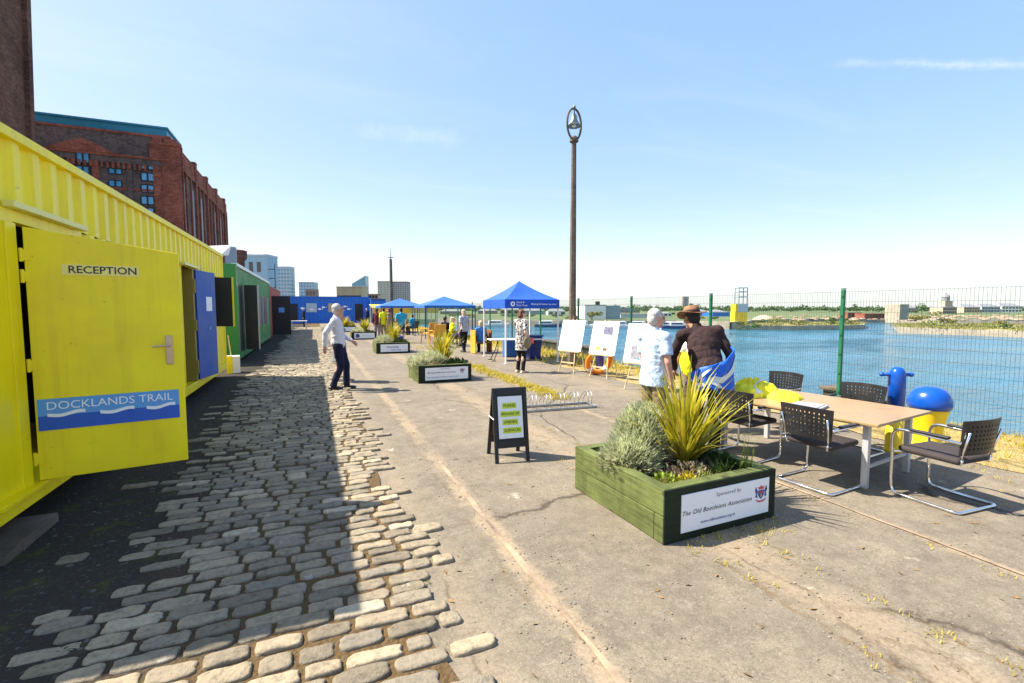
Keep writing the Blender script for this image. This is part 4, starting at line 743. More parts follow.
# yellow vests heaped on the table
def heap(name, lab, c, r, m, seedv, strips=0, cat='vest', h=.05, rz=0):
    rg = random.Random(seedv); b = MB(); n = 64; NR = 20
    ph = [(rg.uniform(2, 7), rg.uniform(2, 7), rg.uniform(0, 6), rg.uniform(.3, 1)) for _ in range(7)]
    def hh(u, v): 
        e = max(0, 1-(u*u+v*v)**2.2); return .006+h*e*(.55+.45*sum(a*math.sin(p*u+q*v+o) for p, q, o, a in ph)/2.2)+.22*h*abs(math.sin(7*u+4*v+seedv+1.5*math.sin(3*v)))*e+.20*h*abs(math.sin(5*u-9*v+2*math.sin(4*u)))*e+.14*h*abs(math.sin(15*u+11*v+2*math.sin(7*v)))*e
    def co(i, j):
        a = 2*math.pi*j/n; k = i/NR; wob = 1+.10*math.sin(3*a+seedv)+.07*math.sin(5*a+2*seedv)+.04*math.sin(11*a+seedv); u, v = k*math.cos(a), k*math.sin(a); return (u*r[0]*wob, v*r[1]*wob, max(.004, hh(u, v)) if i < NR else .002)
    b.v = [co(0, 0)]+[co(i, j) for i in range(1, NR+1) for j in range(n)]
    b.f = [(0, 1+j, 1+(j+1) % n) for j in range(n)]+[(1+(i-1)*n+j, 1+i*n+j, 1+i*n+(j+1) % n, 1+(i-1)*n+(j+1) % n) for i in range(1, NR) for j in range(n)]
    o = b.build(name, m, smooth=True); o.location = c; o.rotation_euler = (0, 0, rz); tag(o, lab, cat)
    for k in range(strips):
        s = MB(); j0 = (k*n)//max(1, strips); s.v = [(co(i, (j0+q) % n)[0], co(i, (j0+q) % n)[1], co(i, (j0+q) % n)[2]+.006) for i in range(3, NR) for q in (0, 3)]; s.f = [(2*i, 2*i+1, 2*i+3, 2*i+2) for i in range(NR-4)]; s.build('reflective_band', M['silver'], o, smooth=True)
    return o
heap('safety_vest', 'crumpled yellow safety vests heaped on the far end of the table', tpt(-.12, hy-.28, TZ), (.31, .23), M['hivis'], 3, 3, 'vest', .13)
heap('safety_vest', 'yellow safety vest spread thin on the table, nearer the camera than the heap', tpt(-.08, hy-.66, TZ), (.20, .17), M['hivis'], 8, 1, 'vest', .06)
b = MB(); b.box((0, 0, .012), (.36, .30, .022), bev=.004); b.box((.01, 0, .026), (.30, .24, .005)); o = b.build('document_folder', simple('grey_folder', (.30,.31,.33), .5)); p = tpt(-hx+.24, hy-1.05, TZ+.001); o.location = p; o.rotation_euler = (0, 0, trz+.2); tag(o, 'grey document folder lying on the table edge near the vests', 'folder')
# ------------------------------------------------------------------ pavement sign
ab = thing('pavement_sign', 'black wooden A-board sign warning of uneven surfaces', 'sign', (2.03, 4.95, 0), R_(-6))
hA, wA = .815, .40; fy, by = -.15, .24; tilt = math.atan2(-fy, hA); Mf = Matrix.Rotation(-math.atan2(.15, hA), 3, 'X')
def leaf(y0, s, nm, wood):
    ang = math.atan2(abs(y0), hA)*s; Rm = Matrix.Rotation(ang, 3, 'X'); b = MB(); Lh = hA/math.cos(ang)
    P = lambda x, z, o=0: Vector((0, y0, 0))+Rm @ Vector((x, o, z))
    for sx in (-1, 1): b.box(P(sx*(wA/2-.02), Lh/2), (.042, .028, Lh), M=Rm, bev=.004)
    for z0, z1 in ((.16, .245), (Lh-.075, Lh)): b.box(P(0, (z0+z1)/2), (wA-.086, .027, z1-z0), M=Rm, bev=.003)
    o = b.build(nm, M['black_p'], ab); b = MB(); b.box(P(0, (.245+Lh-.075)/2, .003), (wA-.088, .012, Lh-.322), M=Rm); b.build('backing_panel', wood, o); return P, Lh, Rm, o
P, Lh, Rm, fo = leaf(fy, -1, 'front_frame', M['black_p']); leaf(by, 1, 'rear_frame', M['wood_brown'])
b = MB(); b.box(P(0, (.255+Lh-.085)/2, -.007), (.285, .006, Lh-.36), M=Rm); b.build('poster', M['sign_white'], fo)
up = (P(0, 1)-P(0, 0)).normalized()
for k, (tx, wd) in enumerate((('PLEASE', .135), ('BEWARE OF', .205), ('UNEVEN', .15), ('SURFACES', .185))):
    z = Lh-.20-k*.092; x = (-.01, .0, -.005, .012)[k]
    b = MB(); b.box(P(x, z, -.0112), (wd+.03, .002, .062), M=Rm); b.build('highlight', M['lime'], fo)
    text_obj('lettering', tx, M['ink'], fo, P(x, z, -.0125), (1, 0, 0), up, width=wd, bold=.01, off=.001)
b = MB(); b.cyl((-wA/2-.002, -.09, .48), (-wA/2-.002, .12, .48), .006); b.build('stay', M['sign_white'], ab)
# ------------------------------------------------------------------ bike rack
a = gp(523, 411); c = gp(593, 406); br = thing('bike_rack', 'low galvanised bicycle rack with five hoops on the concrete', 'bike rack', ((a.x+c.x)/2, (a.y+c.y)/2, 0), math.atan2(c.y-a.y, c.x-a.x)); hl = (c-a).length/2
b = MB(); b.box((0, -.14, .02), (2*hl, .04, .035), bev=.004); b.box((0, .22, .02), (2*hl, .04, .035), bev=.004)
for s in (-1, 1): b.box((s*(hl-.02), .04, .018), (.035, .318, .03))
b.build('base_frame', M['steel'], br)
for k in range(5):
    x = -hl+.14+k*(2*hl-.28)/4
    for q in (-.035, .035):
        b = MB(); b.tube([(x+q, -.14, .03), (x+q+.02, -.12, .17), (x+q+.035, -.07, .255), (x+q+.045, .02, .275), (x+q+.04, .11, .23), (x+q+.02, .20, .12), (x+q, .22, .03)], .006, 8); b.build('hoop', M['steel'], br, smooth=True)
# ------------------------------------------------------------------ easels with display boards
def easel(lab, px, py, rz, blab, seed, kind):
    p = gp(px, py); t = thing('easel', lab, 'easel', (p.x, p.y, 0), rz, 'pine display easels'); lean = .20
    for s in (-1, 1): b = MB(); b.tube([(s*.26, 0, 0), (s*.06, .36, 1.42)], .014, 6); b.build('leg', M['wood_pale'], t)
    b = MB(); b.tube([(0, .80, 0), (0, .37, 1.36)], .013, 6); b.build('leg', M['wood_pale'], t)
    b = MB(); b.box((0, .066, .26), (.46, .02, .03)); b.build('crossbar', M['wood_pale'], t); b = MB(); b.box((0, .125, .56), (.70, .07, .022)); b.build('shelf', M['wood_pale'], t)
    an = math.atan2(.36, 1.42); Rm = Matrix.Rotation(-an, 3, 'X'); W_, H_ = .78, .84; o0 = Vector((0, .125, .575)); P = lambda x, z, o=0: o0+Rm @ Vector((x, o, z))
    bd = thing('display_board', blab, 'display board', (p.x, p.y, 0), rz); b = MB(); b.box(P(0, H_/2, .0), (W_, .012, H_), M=Rm, bev=.002); b.build('panel', M['sign_white'], bd)
    rg = random.Random(seed)
    def patch(x, z, w_, h_, m, nm='printed_panel'): b = MB(); b.box(P(x, z, -.0078), (w_, .002, h_), M=Rm); b.build(nm, m, bd)
    grey = M['ink_grey']
    if kind == 0:
        for _ in range(26): patch(rg.uniform(-.22, .22), rg.uniform(.08, .5), rg.uniform(.012, .05), rg.uniform(.010, .03), rg.choice([grey, M['orange_pl'], M['sky_blue_sign'], grey]), 'note')
    elif kind == 1: patch(.10, .60, .28, .20, simple('printed_photo', (.12,.12,.2), .5, 0, .6, 12)); patch(-.12, .15, .14, .09, M['orange_pl']); patch(.08, .13, .12, .07, M['wood_brown']); [patch(.0, .33+.035*k, .42, .008, grey, 'text_line') for k in range(4)]
    else: patch(-.12, .22, .22, .30, simple('printed_map', (.22,.22,.26), .5, 0, .5, 20)); patch(.10, .08, .3, .04, M['sky_blue_sign']); [patch(.12, .35+.04*k, .24, .008, grey, 'text_line') for k in range(5)]
    return t
easel('pine easel left of the lifebuoy, nearest the blue gazebo', 566, 372.5, R_(-70), 'white board of scattered small notes on the easel nearest the gazebo', 1, 0)
easel('pine easel standing in front of the orange lifebuoy', 598, 378, R_(-70), 'white board with a dark photo near its top, above the lifebuoy', 2, 1)
easel('pine easel beside the man in the pale blue shirt', 635, 391, R_(-70), 'white board with a grey map, beside the man in the pale blue shirt', 3, 2)
p = gp(604, 377); lb = thing('lifebuoy', 'orange lifebuoy ring leaning behind the middle easel', 'lifebuoy', (p.x+.06, p.y+.25, 0), R_(-10))
b = MB(); pts = [(.30*math.cos(a), .10-.16*(math.sin(a)), .36+.30*math.sin(a)) for a in [2*math.pi*k/32 for k in range(32)]]; b.tube(pts, .066, 12, True); b.build('ring', M['orange'], lb, smooth=True)
for q in range(4): 
    i = 4+q*8; b = MB(); b.tube([pts[i-1], pts[i], pts[i+1]], .069, 12); b.build('band', M['white_p'], lb, smooth=True)
b = MB(); b.tube([(.39*math.cos(a), .08-.2*math.sin(a), .36+.39*math.sin(a)+.02*math.sin(9*a)) for a in [2*math.pi*k/48 for k in range(48)]], .007, 5, True); b.build('grab_rope', M['orange_pl'], lb)
pst = thing('lifebuoy_post', 'dark navy post behind the orange lifebuoy', 'post', (p.x+.28, p.y+.62, 0), 0); b = MB(); b.box((0, 0, .45), (.16, .12, .9), bev=.01); b.build('post', M['navy'], pst); b = MB(); b.box((0, 0, .92), (.20, .16, .04), bev=.01); b.build('cap', M['navy'], pst)
# ------------------------------------------------------------------ canopies
def gazebo(name, lab, x0, x1, y0, y1, zv, ze, zp, m, pole, rz=0, valance=True, curve=.25, group=None):
    cx_, cy_ = (x0+x1)/2, (y0+y1)/2; t = thing(name, lab, 'gazebo', (cx_, cy_, 0), rz, group); hx, hy = (x1-x0)/2, (y1-y0)/2
    for sx in (-1, 1):
        for sy in (-1, 1): b = MB(); b.box((sx*(hx-.03), sy*(hy-.03), ze/2), (.045, .045, ze), bev=.005); b.box((sx*(hx-.03), sy*(hy-.03), .01), (.11, .11, .012)); b.build('leg', pole, t)
    b = MB(); n = 10; base = [(-hx, -hy), (hx, -hy), (hx, hy), (-hx, hy)]
    for q in range(4):
        p0, p1 = Vector((*base[q], ze)), Vector((*base[(q+1) % 4], ze)); st = len(b.v)
        for i in range(n+1):
            k = i/n; 
            for j in range(n+1):
                l = p0.lerp(p1, j/n); f = k; z = ze+(zp-ze)*(k*(1-curve)+curve*k**2.2); sag = -.06*math.sin(math.pi*j/n)*math.sin(math.pi*k)*(1-k); b.v.append((l.x*(1-f), l.y*(1-f), z+sag))
        for i in range(n):
            for j in range(n): a = st+i*(n+1)+j; b.f.append((a, a+1, a+n+2, a+n+1))
    c_ = b.build('roof_canopy', m, t, smooth=False); smooth_by_angle(c_, 25)
    if valance:
        for q in range(4):
            p0, p1 = Vector((*base[q], 0)), Vector((*base[(q+1) % 4], 0)); o = Vector((p0.x+p1.x, p0.y+p1.y, 0)).normalized()*.006; b = MB(); N = 14; top = []; bot = []
            for j in range(N+1): l = p0.lerp(p1, j/N)+o; wv = o*(.8*math.sin(j*1.7)); top.append((l.x, l.y, ze+.005)); bot.append((l.x+wv.x, l.y+wv.y, zv))
            b.add(bot+top, [(j, j+1, N+2+j, N+1+j) for j in range(N)]); b.build('valance', m, t)
    b = MB(); 
    for q in range(4):
        p0, p1 = Vector((*base[q], ze-.06)), Vector((*base[(q+1) % 4], ze-.06)); b.tube([p0*.96+Vector((0,0,.04*(ze-.06))), p1*.96+Vector((0,0,.04*(ze-.06)))], .012, 5)
    b.build('truss', pole, t); return t
pl = gp(505, 364); pr = gp(557, 363); xg0 = pl.x; wg = 1.85
g1 = gazebo('gazebo', 'royal blue pop-up gazebo with printed valance and white legs', pl.x+.08, pl.x+.08+wg-.05, pl.y-.1, pl.y+2.45, 1.71, 1.98, 2.62, M['canopy'], M['white_p'], R_(-4))
hy = 2.55/2
yv = -hy-.016
b = MB(); b.lathe([(.075, 0), (.075, .002)], n=24); b.v = [(v[0]-.66, yv-.001-v[2], v[1]+1.845) for v in b.v]; b.build('logo_disc', M['ink_white'], g1)
b = MB(); b.lathe([(.038, 0), (.038, .002)], n=5); b.v = [(v[0]-.655, yv-.004-v[2], v[1]+1.845) for v in b.v]; b.build('logo_centre', M['canopy'], g1)
text_obj('lettering', 'Canal &', M['ink_white'], g1, (-.41, yv, 1.895), (1,0,0), (0,0,1), width=.26, bold=.01); text_obj('lettering', 'River Trust', M['ink_white'], g1, (-.36, yv, 1.80), (1,0,0), (0,0,1), width=.36, bold=.01); text_obj('lettering', 'Making life better by water', M['ink_white'], g1, (.38, yv, 1.84), (1,0,0), (0,0,1), width=.86, bold=.005)
g2 = gazebo('gazebo', 'mid blue open canopy on blue legs over orange chairs', 5.75, 8.75, 26.4, 29.4, 1.72, 1.86, 2.42, M['canopy2'], M['blue_pole'], 0, True, .1, 'mid blue canopies beyond the gazebo')
g3 = gazebo('gazebo', 'mid blue canopy farthest away, beside the slim mast', 4.2, 7.3, 33.0, 36.0, 1.72, 1.86, 2.40, M['canopy2'], M['blue_pole'], 0, True, .1, 'mid blue canopies beyond the gazebo')
# folding table, cloths and tubs below the gazebo
p = gp(519, 361); ft = thing('folding_table', 'white folding table on thin black legs beneath the blue gazebo', 'table', (p.x+.05, p.y+.35, 0), R_(-8))
b = MB(); b.box((0, 0, .69), (1.85, .62, .035), bev=.008); b.build('tabletop', M['white_p'], ft)
for s in (-1, 1):
    b = MB(); b.tube([(s*.82, -.26, .012), (s*.66, -.18, .36), (s*.62, 0, .67)], .014, 6); b.tube([(s*.82, .26, .012), (s*.66, .18, .36), (s*.62, 0, .67)], .014, 6); b.tube([(s*.66, -.18, .36), (s*.66, .18, .36)], .012, 6); b.tube([(s*.9, -.26, .012), (s*.74, -.26, .012)], .014, 6); b.tube([(s*.9, .26, .012), (s*.74, .26, .012)], .014, 6); b.build('leg', M['black_p'], ft)
p2 = gp(512, 357); 
b = MB(); b.box((0, 0, .34), (.50, .35, .66), bev=.03); o = b.build('storage_box', M['canopy2']); o.location = (p2.x-.02, p2.y+.1, 0); o.rotation_euler = (0, 0, -.1); tag(o, 'pale blue fabric storage box under the white folding table', 'box')
p3 = gp(531, 359); tb2 = thing('plastic_tub', 'dark blue plastic tub with wide rim at the right of the folding table', 'tub', (p3.x+.12, p3.y+.1, 0)); b = MB(); b.lathe([(.25, 0), (.27, .05), (.33, .74), (.34, .76)], n=4, ph=R_(45)); b.build('body', M['navy'], tb2); b = MB(); b.lathe([(.36, .755), (.38, .76), (.38, .80), (.33, .81)], n=4, ph=R_(45)); b.build('rim', M['navy'], tb2)
p4 = gp(399, 346.5); bn = thing('litter_bin', 'slim dark blue bin standing on the quay by the canopies', 'bin', (p4.x, p4.y, 0)); b = MB(); b.lathe([(.17, 0), (.18, .02), (.19, .42)], n=16); b.build('body', M['navy'], bn); b = MB(); b.lathe([(.20, .421), (.20, .45), (.12, .49)], n=16); b.build('lid', M['navy'], bn)
p5 = gp(234, 373); wb = thing('bucket_bin', 'white and yellow square bin standing by the green container', 'bin', (p5.x, p5.y, 0), R_(8)); b = MB(); b.box((0, 0, .23), (.30, .30, .46), bev=.015); b.build('body', M['white_p'], wb); b = MB(); b.box((-.152, -.0, .24), (.006, .29, .46)); b.box((-.085, -.1525, .24), (.13, .005, .46)); b.build('yellow_side', M['yellow'], wb); b = MB(); b.tube([(-.05, .1, .44), (-.10, .12, 1.0)], .012, 6); b.build('broom_handle', M['wood_pale'], wb)
# white garden furniture near the dark door
def garden_chair(lab, x, y, rz, m, grp, nm='garden_chair'):
    t = thing(nm, lab, 'chair', (x, y, 0), rz, grp)
    for sx in (-1, 1):
        for sy in (-1, 1): b = MB(); b.tube([(sx*.25, sy*.24, 0), (sx*.21, sy*.20, .43)], .022, 6); b.build('leg', m, t)
        b = MB(); b.tube([(sx*.25, .22, .43), (sx*.27, .2, .64), (sx*.27, -.2, .66), (sx*.24, -.25, .5)], .02, 6); b.build('armrest', m, t)
    b = MB(); b.box((0, 0, .44), (.48, .46, .03), bev=.01); b.build('seat', m, t); b = MB(); 
    b.box((0, -.27, .67), (.48, .03, .46), M=Matrix.Rotation(R_(12), 3, 'X'), bev=.012); b.build('backrest', m, t); return t
q = gp(283, 331); garden_chair('white plastic garden chair beside the dark open door', q.x, q.y, R_(40), M['white_p'], None)
q = gp(298, 330); wt_ = thing('garden_table', 'low white table by the white garden chair', 'table', (q.x+.1, q.y, 0)); b = MB(); b.box((0, 0, .70), (1.15, .7, .06), bev=.01); b.build('tabletop', M['white_p'], wt_)
for sx in (-1, 1):
    for sy in (-1, 1): b = MB(); b.box((sx*.5, sy*.28, .335), (.06, .06, .67)); b.build('leg', M['white_p'], wt_)
# orange chairs and the wooden bench by the water side canopies
for px, py, lab, r in ((429, 343, 'orange plastic chair at the left under the blue canopy', 30), (437.5, 347, 'orange plastic chair nearest us under the blue canopy', 10)):
    q = gp(px, py); o = garden_chair(lab, q.x, q.y, R_(r), M['orange_pl'], 'orange chairs under the blue canopy', 'plastic_chair'); o.scale = (1.12,)*3
q = gp(484, 354); bnch = thing('wooden_bench', 'brown wooden bench with high side boards by the gazebo', 'bench', (q.x, q.y+.3, 0), R_(14))
for s in (-1, 1): b = MB(); b.box((s*.36, 0, .46), (.04, .34, .86), bev=.01); b.build('side_board', M['wood_brown'] if s > 0 else M['orange_pl'], bnch)
b = MB(); b.box((0, 0, .42), (.66, .46, .05), bev=.01); b.build('seat', M['wood_brown'], bnch); b = MB(); b.box((0, .22, .68), (.66, .04, .46), bev=.01); b.build('backrest', M['wood_brown'], bnch)
ys_ = thing('shelter', 'low amber awning shelter in the distance beyond the canopies', 'shelter', (8.6, 50, 0)); b = MB(); b.v = [(-3.2, -1.5, 1.75), (3.4, -1.5, 1.75), (3.4, 1.5, 2.1), (-3.2, 1.5, 2.1)]; b.f = [(0, 1, 2, 3)]; o = b.build('awning', M['yellow_canopy'], ys_); o.modifiers.new('s', 'SOLIDIFY').thickness = .05
b = MB(); b.bx(-3.2, 3.4, -1.5, -1.46, 1.2, 1.72); b.build('front_banner', M['yellow_canopy'], ys_)
for x in (-3.1, 0, 3.3):
    for y in (-1.4, 1.4): b = MB(); b.cyl((x, y, 0), (x, y, 1.9), .05, n=8); b.build('post', M['grey_leg'], ys_)
# ------------------------------------------------------------------ people
def remesh(b, name, m, parent, vox, sm=4, disp=0):
    me = bpy.data.meshes.new(name); me.from_pydata(b.v, [], b.f); o = bpy.data.objects.new(name, me); COL.objects.link(o)
    r = o.modifiers.new('r', 'REMESH'); r.mode = 'VOXEL'; r.voxel_size = vox
    s = o.modifiers.new('s', 'SMOOTH'); s.factor = .5; s.iterations = sm
    if disp:
        tx = bpy.data.textures.get('folds') or bpy.data.textures.new('folds', 'CLOUDS'); tx.noise_scale = .11; tx.noise_depth = 2
        d = o.modifiers.new('d', 'DISPLACE'); d.texture = tx; d.strength = disp; d.mid_level = .5; d.texture_coords = 'LOCAL'
    dg = bpy.context.evaluated_depsgraph_get(); me2 = bpy.data.meshes.new_from_object(o.evaluated_get(dg)); bpy.data.objects.remove(o); bpy.data.meshes.remove(me)
    me2.name = name; return link(name, me2, m, parent, True)
def V(*a): return Vector(a)
def frame(zd, fwd=(0, 1, 0)):
    z = Vector(zd).normalized(); y = Vector(fwd); y = (y-z*y.dot(z)).normalized(); x = y.cross(z); return Matrix((x, y, z)).transposed()
def hand(b, w, d, side, k, curl=.5, palm=None):
    d = Vector(d).normalized(); n = Vector(palm) if palm is not None else Vector((-side, 0, 0)); n = (n-d*n.dot(d)).normalized(); s = d.cross(n)   # n: where the palm looks
    if s.y < 0 and abs(s.y) > .3: s = -s
    c = w+d*.05*k; Mh = Matrix((s, n, d)).transposed(); b.ell(c, (.042*k, .017*k, .058*k), Mh)
    for i, (o, l) in enumerate(((-.030, .066), (-.010, .080), (.011, .085), (.031, .076))):
        p0 = w+d*.088*k+s*o*k; d1 = (d+n*curl*.55).normalized(); p1 = p0+d1*l*.48*k; d2 = (d+n*curl*1.6).normalized(); p2 = p1+d2*l*.52*k; b.caps(p0-d*.02*k, p1, .0095*k, .009*k, 8); b.caps(p1, p2, .009*k, .0075*k, 8)
    t0 = w+d*.03*k+s*.034*k; t1 = t0+(d*.6+s*.7+n*.3).normalized()*.035*k; t2 = t1+(d+s*.15+n*.5).normalized()*.032*k; b.caps(t0, t1, .013*k, .011*k, 8); b.caps(t1, t2, .011*k, .009*k, 8)
STAND = dict(pelvis=V(0,0,.95), chest=V(0,.0,1.28), neck=V(0,-.015,1.47), head=V(0,.02,1.635), hipL=V(-.09,0,.92), hipR=V(.09,0,.92), kneeL=V(-.10,.02,.50), kneeR=V(.10,.02,.50), ankL=V(-.105,-.02,.085), ankR=V(.105,-.02,.085),
    shL=V(-.185,-.01,1.41), shR=V(.185,-.01,1.41), elL=V(-.235,-.04,1.13), elR=V(.235,-.04,1.13), wrL=V(-.245,.03,.88), wrR=V(.245,.03,.88))
SEAT = dict(STAND, **{k: v for k, v in dict(pelvis=V(0,0,.52), chest=V(0,.02,.86), neck=V(0,.02,1.05), head=V(0,.05,1.215), hipL=V(-.09,.02,.50), hipR=V(.09,.02,.50), kneeL=V(-.11,.42,.50), kneeR=V(.11,.42,.50), ankL=V(-.11,.40,.085), ankR=V(.11,.40,.085), shL=V(-.185,.02,.99), shR=V(.185,.02,.99), elL=V(-.24,.08,.73), elR=V(.24,.08,.73), wrL=V(-.16,.30,.64), wrR=V(.16,.30,.64)).items()})
def person(lab, loc, rz, h=1.72, pose=None, base=STAND, top=('shirt_white', 'long', .86), bottom=('trousers', 'trouser_navy'), skin='skin', hair=('short', 'hair_white'), shoes='shoe', vox=.009, head_rot=(0, 0), girth=1.0, woman=False, footdir=(0, 0), curl=.5, palm=None, hat=False, group=None):
    t = thing('person', lab, 'person', loc, rz, group); k = h/1.75; J = dict(base); J.update(pose or {}); J = {a: Vector(v)*k for a, v in J.items()}; g = girth
    P, Cc, N, Hd = J['pelvis'], J['chest'], J['neck'], J['head']; sp = (N-P).normalized(); side = (J['shR']-J['shL']).normalized(); fw = sp.cross(side)*-1
    if fw.y < 0: fw = -fw
    Mt = frame(sp, fw); mid = P.lerp(Cc, .5)
    Mh = (Matrix.Rotation(head_rot[0], 3, 'Z') @ Matrix.Rotation(head_rot[1], 3, 'X'))
    sw = .9 if woman else 1
    def torso(b, e, sx=1):
        b.ell(Cc, (.165*k*g*sw+e, .112*k*g+e, .20*k+e), Mt); b.ell(mid+fw*.012*k*g, (.150*k*g*sw+e, .115*k*g+e, .19*k+e), Mt); b.ell(P+Vector((0,0,.02*k)), (.163*k*g+e, .122*k*g+e, .135*k+e), frame((P-(J['kneeL']+J['kneeR'])/2*0-V(0,0,0)).normalized() if False else (0,0,1), fw))
        for s in ('L', 'R'): b.caps(N-sp*.05*k, J['sh'+s], .062*k+e, .064*k+e); b.ell(J['sh'+s], (.062*k+e,)*3)
        [b.ell(P.lerp(N, q), ((.150+.012*math.sin(q*5))*k*g*sw+e, (.112-.02*max(0, q-.5))*k*g+e, .13*k), Mt) for q in (.15, .3, .45, .6, .72)]
        if woman: 
            for s in (-1, 1): b.ell(Cc+side*s*.075*k+fw*.085*k+sp*.01*k, (.07*k+e*.5, .06*k+e*.5, .07*k+e*.5), Mt)
    b = MB(); torso(b, 0)
    b.caps(N-sp*.06*k, Hd-V(0, .012, .05)*k, .058*k, .055*k)
    hp = lambda x, y, z: Hd+Mh @ (Vector((x, y, z))*k)
    b.ell(Hd+Mh @ V(0, -.012*k, .028*k), (.077*k, .095*k, .095*k), Mh, 18, 12); b.ell(hp(0, .018, -.035), (.064*k, .078*k, .085*k), Mh, 16, 10); b.ell(hp(0, .066, -.090), (.030*k, .026*k, .024*k), Mh)
    b.caps(hp(0, .098, .018), hp(0, .118, -.022), .011*k, .016*k, 8); b.caps(hp(-.038, .085, .036), hp(.038, .085, .036), .014*k, n=8)
    for s in (-1, 1): b.ell(hp(s*.079, -.008, -.002), (.010*k, .024*k, .034*k), Mh); b.ell(hp(s*.048, .062, -.022), (.022*k, .022*k, .022*k))
    b.caps(hp(-.02, .098, -.056), hp(.02, .098, -.056), .008*k, n=8)
    for s, sg in (('L', -1), ('R', 1)):
        b.caps(J['sh'+s], J['el'+s], .052*k, .040*k); b.caps(J['el'+s], J['wr'+s], .041*k, .027*k); d = (J['wr'+s]-J['el'+s]).normalized(); hand(b, J['wr'+s], d+V(0, 0, -.2), sg, k*.9, curl, palm)
        b.caps(J['hip'+s], J['knee'+s], .082*k*g, .054*k); b.caps(J['knee'+s], J['ank'+s], .055*k, .036*k); b.ell(J['knee'+s].lerp(J['ank'+s], .3)-fw*.015*k, (.055*k, .056*k, .12*k))
        a = J['ank'+s]; fd = Matrix.Rotation(footdir[0 if s == 'L' else 1], 3, 'Z') @ V(0, 1, 0); b.caps(a-V(0,0,.045*k)-fd*.03*k, a+fd*.14*k-V(0,0,.058*k), .034*k, .026*k)
    remesh(b, 'body', M[skin], t, vox)
    # face marks
    b = MB(); [b.ell(hp(s*.032, .089, .012), (.011*k, .008*k, .007*k), Mh, 8, 6) for s in (-1, 1)]; b.build('eyes', M['hair_dark'], t)
    b = MB(); b.ell(hp(0, .106, -.057), (.022*k, .006*k, .005*k), Mh, 8, 6); b.build('mouth', M['skin2'], t)
    # hair
    if hair:
        st, hm = hair; b = MB(); b.ell(hp(0, -.026, .045), (.083*k, .094*k, .088*k), Mh, 18, 12); b.ell(hp(0, -.055, -.005), (.078*k, .066*k, .085*k), Mh, 16, 10)
        for s in (-1, 1): b.ell(hp(s*.068, -.002, .035), (.018*k, .040*k, .045*k), Mh)
        if st == 'bob': b.ell(hp(0, -.05, -.05), (.088*k, .075*k, .10*k), Mh, 16, 10); b.ell(hp(0, .02, .075), (.08*k, .06*k, .05*k), Mh)
        if st == 'short_top': b.ell(hp(0, .03, .085), (.062*k, .055*k, .035*k), Mh)
        remesh(b, 'hair', M[hm], t, vox*.9, 1, .02)
    # clothing
    tm, sl, hem = top; b = MB(); e = .016*k; torso(b, e)
    if hem is not None:
        hz = hem*k; zt = P.z+.14*k
        b.lathe([((.170*g+.004)*k+e, hz-P.z), ((.172*g)*k+e, (hz-P.z)*.3+.03), ((.150*g)*k+e, zt-P.z)], P+V(0, .006*k, 0), 22, 1, .76)
    b.caps(N-sp*.05*k, N+sp*.025*k, .066*k, .064*k)
    for s in ('L', 'R'):
        sh_j, el, wr = J['sh'+s], J['el'+s], J['wr'+s]
        if sl == 'long': b.caps(sh_j, el, .066*k, .056*k); b.caps(el, wr.lerp(el, .1), .056*k, .042*k)
        elif sl == 'short': b.ell(sh_j, (.068*k,)*3); b.cyl(sh_j, sh_j.lerp(el, .72), .064*k, .072*k, 14)
        elif sl == 'none': pass
    remesh(b, 'top', M[tm], t, vox, 9, .020)
    kind, bm_ = bottom; b = MB(); e = .014*k
    if kind in ('trousers', 'shorts', 'leggings'):
        ee = e if kind != 'leggings' else .004
        b.ell(P+V(0, 0, .02*k), (.163*k*g+ee*.6, .122*k*g+ee*.6, .12*k), frame((0, 0, 1), fw))
        for s in ('L', 'R'):
            b.caps(J['hip'+s], J['knee'+s], .088*k*g+ee, .062*k+ee)
            if kind == 'shorts': b.v = b.v; continue
            a = J['ank'+s]; b.caps(J['knee'+s], J['knee'+s].lerp(a, .5), .062*k+ee, .054*k+ee); b.cyl(J['knee'+s].lerp(a, .5), a-V(0, 0, .02*k), .054*k+ee, .052*k+ee, 14)
        remesh(b, 'trousers' if kind != 'shorts' else 'shorts', M[bm_], t, vox, 3, .022)
    elif kind == 'skirt':
        hz = .52*k; b.ell(P+V(0, 0, .02*k), (.17*k*g+e, .13*k*g+e, .13*k)); b.lathe([(.24*k, hz-P.z), (.205*k, -.2*k), (.17*k*g+e, .03*k)], P, 22, 1, .8); remesh(b, 'skirt', M[bm_], t, vox, 3, .03)
    b = MB()
    for s in ('L', 'R'):
        a = J['ank'+s]; fd = Matrix.Rotation(footdir[0 if s == 'L' else 1], 3, 'Z') @ V(0, 1, 0); q = a-V(0, 0, .044*k); Ms = frame((0, 0, 1), fd)
        b.ell(q-fd*.02*k, (.045*k, .07*k, .042*k), Ms); b.ell(q+fd*.10*k-V(0, 0, .008*k), (.050*k, .105*k, .034*k), Ms); b.box(q+fd*.045*k-V(0, 0, .030*k), (.075*k, .27*k, .020*k), M=Ms)
        if shoes == 'shoe': b.cyl(q, a+V(0, 0, .02*k), .045*k, .046*k)
    remesh(b, 'shoes', M[shoes], t, vox*.8, 2)
    t['k'] = k; return t, J, hp, Mh, k
